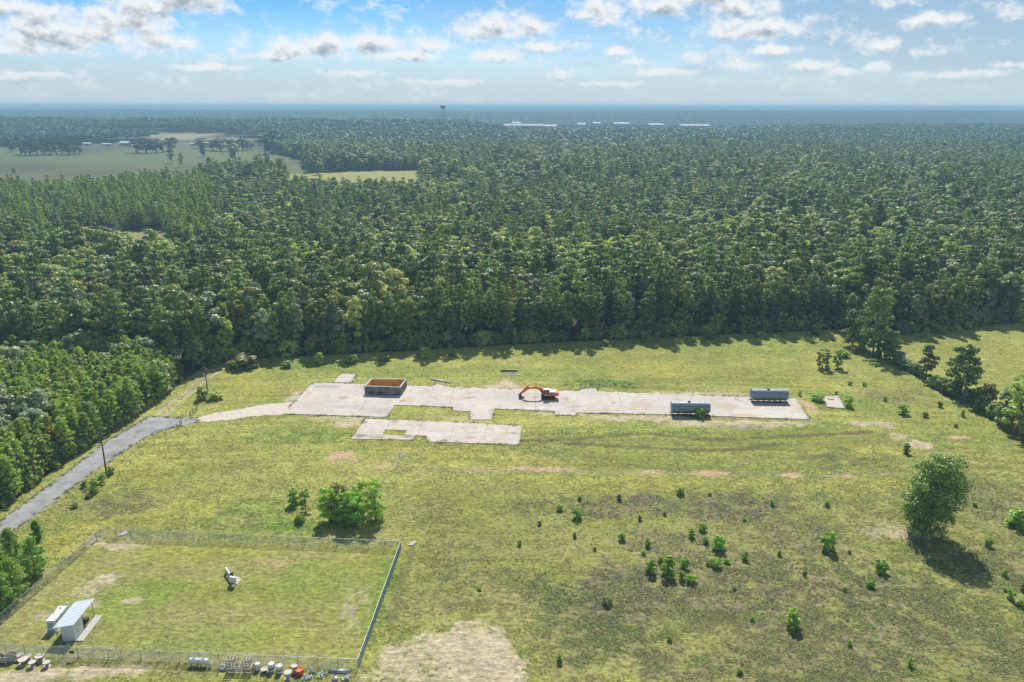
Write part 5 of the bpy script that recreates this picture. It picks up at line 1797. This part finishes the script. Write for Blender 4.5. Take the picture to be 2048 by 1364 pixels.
    for k in range(5):
        pp.cyl((-1.6, -0.35 + k * 0.17, 0.16), (1.6, -0.35 + k * 0.17, 0.16), 0.075, n=10)
    for k in range(3):
        pp.cyl((-1.5, -0.2 + k * 0.17, 0.31), (1.65, -0.2 + k * 0.17, 0.31), 0.075, n=10)
    pp.build('pipes', M['steel'], root, True)
    MB().box((-1, 0, 0.045), (0.1, 1.1, 0.09)).box((1, 0, 0.045), (0.1, 1.1, 0.09)).build('bearer', M['wood'], root)
    root = empty('junction_box', G(672, 1360), R(8), 'tan open box among the fittings below the pipe bundle', 'box')
    b = MB()
    for x in (-0.4, 0.4):
        b.box((x, 0, 0.2), (0.05, 0.6, 0.4))
    for y in (-0.3, 0.3):
        b.box((0, y, 0.2), (0.75, 0.05, 0.4))
    b.box((0, 0, 0.03), (0.74, 0.54, 0.05))
    b.build('sides', M['palewood'], root)
    MB().box((0.1, 0.05, 0.26), (0.4, 0.3, 0.3)).build('contents', M['porcelain'], root)


stored_gear()


def excavator():
    p = G(1097, 797)
    root = empty('excavator', (p.x, p.y, 0.14), R(178.5), 'orange crawler excavator with arm stretched out on the concrete', 'excavator')
    for sy in (-1.2, 1.2):
        pr = []
        for k in range(9):
            a = math.pi / 2 + math.pi * k / 8
            pr.append((-1.62 + 0.46 * math.cos(a), 0.47 + 0.46 * math.sin(a)))
        for k in range(9):
            a = -math.pi / 2 + math.pi * k / 8
            pr.append((1.62 + 0.46 * math.cos(a), 0.47 + 0.46 * math.sin(a)))
        tr = MB().prism(pr, sy - 0.3, sy + 0.3).build('track', M['black'], root)
        w = MB()
        for x in (-1.62, 1.62):
            w.cyl((x, sy - 0.33, 0.47), (x, sy + 0.33, 0.47), 0.33, n=16)
        for x in np.linspace(-1.05, 1.05, 5):
            w.cyl((x, sy - 0.32, 0.25), (x, sy + 0.32, 0.25), 0.17, n=12)
        w.build('wheels', M['dark'], tr)
    MB().box((0, 0, 0.62), (2.2, 1.8, 0.5)).cyl((0, 0, 0.85), (0, 0, 1.12), 0.8, n=24).build('undercarriage', M['dark'], root)
    MB().prism([(-2.2, 1.12), (1.45, 1.12), (1.45, 1.35), (0.2, 1.75), (-2.2, 2.05)], -1.4, 1.4).build('upper_body', M['orange'], root, bevel=0.04)
    MB().prism([(-2.9, 1.2), (-2.2, 1.12), (-2.2, 2.12), (-2.55, 2.15), (-2.9, 2.0)], -1.35, 1.35).build('counterweight', M['orange'], root, bevel=0.08)
    h = MB().box((-1.2, 0.0, 2.17), (1.75, 2.5, 0.3)).build('engine_hood', M['blue_white'], root, bevel=0.05)
    MB().cyl((-1.5, -0.5, 2.3), (-1.5, -0.5, 2.75), 0.09, n=10).build('exhaust', M['dark'], h)
    cb = MB()
    for x in (-0.2, 0.62, 1.42):
        for y in (0.48, 1.38):
            cb.box((x, y, 2.1), (0.1, 0.1, 1.75))
    cb.box((0.6, 0.93, 1.45), (1.75, 1.0, 0.55)).box((0.6, 0.93, 2.98), (1.72, 1.02, 0.1))
    c = cb.build('cab', M['orange'], root)
    MB().box((0.61, 0.93, 2.32), (1.6, 0.88, 1.2)).build('windows', M['glass'], c)
    MB().box((0.6, 0.93, 3.055), (1.5, 0.9, 0.05)).build('cab_roof', M['white'], c)
    boom = [(0.9, 1.55), (1.35, 1.5), (2.4, 2.6), (3.3, 2.92), (5.6, 2.88), (5.6, 3.24), (3.3, 3.48), (2.15, 3.2)]
    b = MB().prism(boom, -0.28, 0.28).build('boom', M['orange'], root, bevel=0.04)
    cy = MB()
    for y in (-0.42, 0.42):
        cy.cyl((1.5, y, 1.3), (2.3, y, 2.3), 0.12, n=10).cyl((2.3, y, 2.3), (2.75, y, 2.9), 0.07, n=10)
    cy.build('boom_cylinder', M['dark'], b)
    MB().cyl((3.2, 0, 3.62), (4.6, 0, 3.62), 0.12, n=10).cyl((4.6, 0, 3.62), (5.95, 0, 3.62), 0.07, n=10).build('arm_cylinder', M['orange'], b)
    s = MB().prism([(5.95, 3.72), (5.35, 3.25), (5.5, 2.85), (7.75, 1.18), (7.95, 1.38), (6.35, 3.35)], -0.22, 0.22).build('arm', M['orange'], root, bevel=0.03)
    MB().cyl((6.2, 0, 3.5), (7.0, 0, 2.55), 0.10, n=10).cyl((7.0, 0, 2.55), (7.75, 0, 1.75), 0.06, n=10).build('bucket_cylinder', M['orange'], s)
    bk = [(7.75, 1.35), (8.25, 1.25), (8.5, 0.8), (8.4, 0.3), (7.9, 0.02), (7.35, 0.0), (7.05, 0.28), (7.5, 0.35), (7.75, 0.6), (7.7, 0.95)]
    k = MB().prism(bk, -0.6, 0.6).build('bucket', M['dark'], root, bevel=0.02)
    t_ = MB()
    for y in np.linspace(-0.5, 0.5, 5):
        t_.bar((7.1, y, 0.18), (6.85, y, 0.36), 0.1)
    t_.build('teeth', M['dark'], k)
    MB().bar((7.7, 0.0, 1.75), (8.1, 0.0, 1.3), 0.2).build('bucket_link', M['dark'], k)


excavator()


def steel_tank(u0, u1, vb, vt, label, yaw):
    a, b = G(u0, vb), G(u1, vb)
    c = (a + b) / 2
    L = (b - a).length
    r = 1.52
    root = empty('steel_tank', (c.x, c.y + 0.2, 0.14), R(yaw), label, 'tank', 'grey steel tanks on the pads')
    zc = 0.55 + r
    MB().lathe([(0.3, -L / 2 - 0.12), (r * 0.7, -L / 2 - 0.08), (r, -L / 2), (r, L / 2), (r * 0.7, L / 2 + 0.08), (0.3, L / 2 + 0.12)], (0, 0, zc), 'X', 40).build('shell', M['tank'], root, False)
    s = MB()
    for k in range(1, 5):
        x = -L / 2 + L * k / 5
        s.lathe([(r + 0.004, x - 0.03), (r + 0.012, x - 0.02), (r + 0.012, x + 0.02), (r + 0.004, x + 0.03)], (0, 0, zc), 'X', 40)
    s.build('weld_seams', M['tank'], root)
    m_ = MB().cyl((-0.4, 0, zc + r - 0.05), (-0.4, 0, zc + r + 0.22), 0.38, n=18)
    m_.build('manway', M['dark'], root)
    for x in (-L * 0.42, -L * 0.32, L * 0.25, L * 0.38):
        MB().cyl((x, 0, zc + r - 0.05), (x, 0, zc + r + 0.25), 0.09, n=10).build('fitting', M['white'], root)
    k = MB()
    for y in (-0.95, 0.95):
        k.box((0, y, 0.13), (L + 0.3, 0.16, 0.26))
    k.build('skid_rail', M['dark'], root)
    for i in range(7):
        x = -L / 2 + 0.4 + (L - 0.8) * i / 6
        pr = [(-1.1, 0.26), (1.1, 0.26), (1.05, 0.95)] + [(r * 0.99 * math.sin(t_), zc - r * 0.99 * math.cos(t_)) for t_ in np.linspace(0.68, -0.68, 9)] + [(-1.05, 0.95)]
        vs = [(x - 0.05, y, z) for y, z in pr] + [(x + 0.05, y, z) for y, z in pr]
        n = len(pr)
        MB().add(vs, [tuple(range(n)), tuple(range(2 * n - 1, n - 1, -1))] + [(j, (j + 1) % n, n + (j + 1) % n, n + j) for j in range(n)]).build('saddle', M['dark'] if i % 6 else M['steel'], root)
    return root


steel_tank(1342.5, 1418, 829, 802, 'near grey cylindrical tank with weeds growing under its skid', -1.5)
steel_tank(1502, 1573.5, 802.5, 777, 'far grey cylindrical tank throwing a shadow on the pad end', -1.2)


def basin():
    zt = 2.55
    c = [G(730, 790), G(802, 792.4)]
    back = [G(813.5, 759, zt), G(747.6, 758.5, zt)]
    P = [c[0], c[1], Vector((back[0].x, back[0].y, 0)), Vector((back[1].x - 0.8, back[1].y, 0))]
    o = P[0]
    root = empty('concrete_basin', (o.x, o.y, 0.13), 0, 'open topped block basin with rusty inside on the left pad', 'basin')
    q = [p - o for p in P]
    ctr = sum(q, Vector()) / 4
    t_ = 0.38
    inn = [ctr + (p - ctr) * (1 - 2 * t_ / 9) if False else p + Vector(((1 if p.x < ctr.x else -1) * t_, (1 if p.y < ctr.y else -1) * t_, 0)) for p in q]

    def up(p, z):
        return Vector((p.x, p.y, z))
    w = MB()
    for k in range(4):
        a, b = q[k], q[(k + 1) % 4]
        w.add([up(a, 0), up(b, 0), up(b, zt - 0.12), up(a, zt - 0.12)], [(0, 1, 2, 3)])
    w.build('outer_wall', M['concrete'], root)
    r = MB()
    out = [p + (p - ctr).normalized() * 0.05 for p in q]
    for k in range(4):
        a, b, c_, d = out[k], out[(k + 1) % 4], inn[(k + 1) % 4], inn[k]
        r.add([up(a, zt - 0.14), up(b, zt - 0.14), up(c_, zt - 0.14), up(d, zt - 0.14), up(a, zt), up(b, zt), up(c_, zt), up(d, zt)], [(4, 5, 6, 7), (0, 1, 5, 4), (2, 3, 7, 6), (3, 2, 1, 0)])
    r.build('rim', M['rim'], root)
    i = MB()
    for k in range(4):
        a, b = inn[k], inn[(k + 1) % 4]
        i.add([up(a, 0.1), up(b, 0.1), up(b, zt - 0.15), up(a, zt - 0.15)], [(0, 3, 2, 1)])
    i.add([up(p, 0.1) for p in inn], [(0, 1, 2, 3)])
    i.build('inner_lining', M['rust'], root)
    MB().box((q[0].x - 0.3, 1.2, 1.2), (0.6, 0.35, 0.25)).build('inlet_pipe', M['rim'], root)


basin()


def small_site_things():
    # manhole on the little pad
    p = G(1661, 797)
    root = empty('manhole', (p.x, p.y, 0.16), 0, 'round rusty manhole ring on the small far pad', 'manhole')
    MB().lathe([(0.62, 0), (0.85, 0), (0.85, 0.22), (0.62, 0.22)], n=24).build('ring', M['rim'], root)
    MB().cyl((0, 0, 0.0), (0, 0, 0.12), 0.6, n=24).build('lid', M['dark'], root)
    # beams behind the slab
    a, b = G(861, 759.5), G(902, 766.5)
    tag(MB().bar((a.x, a.y, 0.2), (b.x, b.y, 0.2), 0.34, 0.3).bar((a.x + 1, a.y + 0.5, 0.13), (b.x - 0.6, b.y + 0.55, 0.13), 0.25, 0.2).build('timber_beam', M['palewood']), 'pair of pale timbers lying on the grass behind the main pad', 'timber')
    # sump wall
    a, b = G(1001, 743), G(1036, 743)
    tag(MB().bar((a.x, a.y, 0.2), (b.x, b.y, 0.2), 0.3, 0.55).build('sump_wall', M['concrete']), 'low dark wall of a small sump in the grass above the excavator', 'wall')
    # gate posts where the drive leaves the road
    def post(h, m_, r0):
        root = empty('gate_post', (0, 0, 0))
        MB().cyl((0, 0, -0.2), (0, 0, h), r0, r0 * 0.92, 8).build('shaft', m_, root)
        MB().lathe([(r0 * 0.95, h), (r0 * 1.1, h + 0.03), (0.02, h + 0.12)], n=8).build('cap', M['dark'], root)
        return root
    src = post(1.5, M['wood'], 0.12)
    for i, (u, v, l) in enumerate(((355, 860, 'lower wooden gate post at the near side of the drive mouth'), (360.5, 854, 'wooden gate post second from the road at the near side'), (363.5, 851.5, 'leaning wooden gate post closest to the asphalt on the near side'), (381, 834, 'wooden gate post on the far side of the drive mouth'), (387, 829, 'wooden gate post farther up on the far side'), (393, 823.5, 'last wooden gate post on the far side towards the pole'))):
        o = src if i == 0 else copy_tree(src)
        o.location = G(u, v)
        tag(o, l, 'post', 'posts at the drive mouth')
    a, b = G(381, 834), G(397, 822)
    g = empty('tube_gate', (a.x, a.y, 0), math.atan2(b.y - a.y, b.x - a.x), 'open tube gate swung back along the far side of the drive', 'gate')
    L = (b - a).length
    t_ = MB()
    for z in (0.4, 0.7, 1.0, 1.3):
        t_.cyl((0.15, 0, z), (L, 0, z), 0.03, n=6)
    t_.build('rails', M['pole'], g)
    MB().cyl((L, 0, 0.3), (L, 0, 1.35), 0.04, n=6).cyl((0.2, 0, 0.3), (0.2, 0, 1.35), 0.04, n=6).build('upright', M['pole'], g)
    fp = MB().cyl((0, 0, -0.2), (0, 0, 1.25), 0.07, 0.06, 7).mesh('fence_post', M['wood'])
    for (u, v) in ((333, 873), (310, 890), (287, 911), (262, 931), (240, 952)):
        o = bpy.data.objects.new('fence_post', fp)
        COL.objects.link(o)
        o.location = G(u, v)
        tag(o, 'thin old wire fence post in the grass beside the road', 'post', 'old fence posts along the road')
    # concrete bits
    for (u, v, w, l) in ((250, 1071, 1.9, 'pale concrete slab piece just outside the far fence'), (823, 1089, 1.3, 'small pale rubble heap past the far right fence corner')):
        p = G(u, v)
        b = MB()
        r = random.Random(int(u))
        for k in range(5):
            b.box((p.x + r.uniform(-0.4, 0.4) * w, p.y + r.uniform(-0.4, 0.4) * w, 0.08), (w * r.uniform(0.3, 0.6), w * r.uniform(0.3, 0.6), r.uniform(0.12, 0.25)), Matrix.Rotation(r.uniform(0, 3), 3, 'Z'))
        tag(b.build('concrete_rubble', M['rim']), l, 'rubble')


small_site_things()


# ------------------------------------------------------------------ poles and wires
def poles():
    tops = []

    def pole(u, v, vt, label, yaw, bank, arms):
        p = G(u, v)
        h = height(vt, p)
        root = empty('utility_pole', p, yaw, label, 'utility pole', 'wooden utility poles along the line')
        MB().cyl((0, 0, -0.5), (0, 0, h), 0.2, 0.13, 10).build('shaft', M['pole'], root)
        pts = []
        for j, (z, w) in enumerate(arms):
            a = MB().box((0, 0.17, h - z), (w, 0.12, 0.15)).bar((-w * 0.3, 0.2, h - z - 0.05), (0, 0.17, h - z - 0.8), 0.04).bar((w * 0.3, 0.2, h - z - 0.05), (0, 0.17, h - z - 0.8), 0.04)
            arm = a.build('crossarm', M['pole'], root)
            ins = MB()
            for x in (-w * 0.46, -w * 0.18, w * 0.46):
                ins.lathe([(0.05, 0), (0.1, 0.06), (0.05, 0.12), (0.09, 0.17), (0.03, 0.25)], (x, 0.17, h - z + 0.075), n=8)
                if j == 0:
                    pts.append(Vector((x, 0.17, h - z + 0.3)))
            ins.build('insulators', M['porcelain'], arm)
        for k in range(bank):
            x = (k - (bank - 1) / 2) * 0.72
            t_ = MB().lathe([(0.26, 0), (0.28, 0.04), (0.28, 0.85), (0.22, 0.95), (0.04, 0.98)], (x, -0.42, h - 2.6), n=14).build('transformer', M['barn_grey'], root)
            MB().lathe([(0.04, 0), (0.07, 0.06), (0.03, 0.25)], (x, -0.42, h - 1.63), n=8).build('bushing', M['porcelain'], t_)
        if not bank:
            MB().box((0, -0.24, h * 0.72), (0.35, 0.2, 0.6)).build('fuse_box', M['barn_grey'], root)
        Rm = Matrix.Rotation(yaw, 3, 'Z')
        pts = [Rm @ q + p for q in pts]
        pts.append(p + Vector((0, 0, h * 0.74)))
        tops.append(pts)
        return root
    pole(-150, 1105, 1000, 'roadside utility pole beyond the left frame edge', R(-28), 0, [(0.4, 2.4)])
    pole(213.7, 949, 866.5, 'roadside utility pole with two crossarms beside the asphalt', R(-28), 0, [(0.4, 2.3), (1.2, 3.0)])
    pole(416, 792, 737, 'utility pole rising from the shrub by the dirt track', R(-35), 1, [(0.3, 2.0)])
    pole(362, 765, 701, 'utility pole with a transformer bank against the dark wood', R(20), 3, [(0.3, 3.2), (1.0, 3.2)])

    def wire(a, b, sag, label):
        pts = []
        for k in range(17):
            t_ = k / 16
            q = a.lerp(b, t_)
            q.z -= sag * 4 * t_ * (1 - t_)
            pts.append(q)
        o = MB().tube(pts, 0.034, 4).build('power_line', M['black'])
        tag(o, label, 'wire', 'overhead wires')
    nm = ['outer wire of the roadside line', 'middle wire of the roadside line', 'road side wire of the roadside line', 'lower service wire of the roadside line']
    for i in range(4):
        wire(tops[0][i], tops[1][i], 0.8, nm[i] + ' running off to the left frame edge')
        wire(tops[1][i], tops[2][i], 1.0, nm[i] + ' between the roadside pole and the track pole')
    for i in (0, 2):
        wire(tops[2][i], tops[3][i], 0.5, ('left' if i == 0 else 'right') + ' short wire from the track pole to the transformer bank')


poles()


# ------------------------------------------------------------------ far buildings
def at_far(u, v, y):
    """a standing place at distance y on the terrain in survey column u"""
    x = (u - 1024) / FPX * (y * CP + EYE * SP * 0.9)
    return Vector((x, y, float(terr(x, y))))


def far_buildings():
    def barn(u, v, w, d, h, label, wm, rm, yaw=0.0, name='farm_shed', cat='shed'):
        p = G(u, v)
        for _ in range(3):
            z = float(terr(p.x, p.y))
            p = G(u, v, z)
        root = empty(name, p, yaw, label, cat)
        b = MB().box((0, 0, h / 2 - 0.5), (w, d, h + 1))
        b.prism([(-d / 2, 0), (d / 2, 0), (0, d * 0.2)], 0, 0.1) if False else None
        b.build('wall', wm, root)
        r = MB()
        e = 0.5
        rr = [(-d / 2 - e, h), (d / 2 + e, h), (0, h + d * 0.24)]
        vs = [(-w / 2 - e, y, z) for y, z in rr] + [(w / 2 + e, y, z) for y, z in rr]
        r.add(vs, [(0, 2, 1), (3, 4, 5), (0, 1, 4, 3), (1, 2, 5, 4), (2, 0, 3, 5)])
        r.build('roof', rm, root)
        MB().box((w * 0.15, -d / 2 - 0.05, h * 0.4), (w * 0.2, 0.12, h * 0.8)).build('door', M['dark'], root)
    barn(175, 293, 15, 9, 4, 'low white shed at the right end of the oak row', M['haze_white'], M['roofing'])
    barn(213, 293, 18, 8, 3, 'long low house between the two white sheds', M['barn_grey'], M['roofing'], name='farmhouse', cat='house')
    barn(250, 293, 18, 14, 5.5, 'big white barn beside the clump of shade oaks', M['haze_white'], M['roofing'], name='barn', cat='barn')
    barn(386, 292.5, 10, 7, 3.5, 'small grey shed alone beside the far tan field', M['barn_grey'], M['barn_grey'])

    def works(u0, u1, vtop, y, label, h=11, depth=70, m_=None):
        a, b = at_far((u0 + u1) / 2, 0, y), None
        w = (u1 - u0) / FPX * y
        root = empty('warehouse', a, 0, label, 'warehouse', 'white works buildings on the far ridge')
        zt = height(vtop, a)
        h = max(7, zt)
        MB().box((0, depth / 2, h / 2 - 2), (w, depth, h + 4)).build('wall', m_ or M['haze_white'], root)
        r = MB()
        vs = [(-w / 2 - 1, -1, h + 0.02), (w / 2 + 1, -1, h + 0.02), (w / 2 + 1, depth + 1, h + 0.02), (-w / 2 - 1, depth + 1, h + 0.02), (-w / 2 - 1, depth / 2, h + 4), (w / 2 + 1, depth / 2, h + 4)]
        r.add(vs, [(0, 1, 5, 4), (2, 3, 4, 5), (0, 4, 3), (1, 2, 5), (3, 2, 1, 0)])
        r.build('roof', M['far_roof'], root)
        d = MB()
        for k in range(max(2, int(w / 22))):
            d.box((-w / 2 + w * (k + 0.5) / max(2, int(w / 22)), -0.2, h * 0.3), (5, 0.4, h * 0.6))
        d.build('loading_doors', M['barn_grey'], root)
    works(1008, 1084, 251, 2480, 'longest white works building on the ridge right of the water tower')
    works(1024, 1040, 246.5, 2600, 'small white block rising behind the longest works building')
    works(1086, 1112, 252, 2500, 'grey low works building right of the longest one', m_=M['barn_grey'])
    works(1155, 1170, 248.5, 2520, 'short bright works building in the middle of the far ridge')
    works(1186, 1199, 246.5, 2640, 'small gabled works building right of the short bright one')
    works(1228, 1258, 247, 2650, 'wide flat works building between the gabled one and the right group')
    works(1298, 1326, 249, 2600, 'thin white works building left of the last large one')
    works(1362, 1418, 250.5, 2500, 'last large white works building at the right of the ridge')
    # water tower
    p = at_far(886, 0, 2350)
    H = height(209.5, p)
    root = empty('water_tower', p, 0.3, 'dark round water tower on pale legs above the far ridge', 'water tower')
    r, th = 6.6, 11.5
    MB().lathe([(0.8, H - th), (r * 0.75, H - th + 2.2), (r, H - th + 4.2), (r, H - 3.4), (r * 0.75, H - 1.4), (0.4, H)], n=28).build('tank', M['tower'], root, True)
    for k in range(6):
        a = k * math.pi / 3
        c, s = math.cos(a), math.sin(a)
        MB().cyl((c * r * 1.35, s * r * 1.35, -1), (c * r * 0.96, s * r * 0.96, H - th + 4.4), 0.42, n=8).build('leg', M['tower_leg'], root)
    MB().cyl((0, 0, -1), (0, 0, H - th + 0.3), 0.9, n=12).build('riser', M['tower_leg'], root)
    MB().lathe([(r + 0.05, H - th + 4.0), (r + 1.1, H - th + 4.0), (r + 1.1, H - th + 5.0), (r + 0.05, H - th + 4.2)], n=28).build('walkway', M['tower_leg'], root)
    b = MB()
    for lv in (0.33, 0.66):
        rr = r * 1.35 - (r * 0.39) * lv
        for k in range(6):
            a, a2 = k * math.pi / 3, (k + 1) * math.pi / 3
            b.cyl((math.cos(a) * rr, math.sin(a) * rr, H * lv * 0.8), (math.cos(a2) * rr, math.sin(a2) * rr, H * lv * 0.8), 0.14, n=6)
    b.build('bracing', M['tower_leg'], root)


far_buildings()

# ------------------------------------------------------------------ air
HAZE = 0.0002
hz = MB().box((0, 15500, 42.25), (62500, 40000, 99.5)).build('haze', None)
hz.data.materials.clear()
hm = bpy.data.materials.new('haze')
hm.use_nodes = True
hm.node_tree.nodes.clear()
N_ = NT(hm.node_tree)
pv = N_.n('ShaderNodeVolumePrincipled')
pv.inputs['Color'].default_value = (0.37, 0.60, 0.80, 1)
pv.inputs['Density'].default_value = HAZE
pv.inputs['Anisotropy'].default_value = 0.0
om = N_.n('ShaderNodeOutputMaterial')
N_.put(om.inputs['Volume'], pv.outputs[0])
hz.data.materials.append(hm)
tag(hz, 'pale blue summer haze thickening towards the horizon', 'haze', kind='stuff')
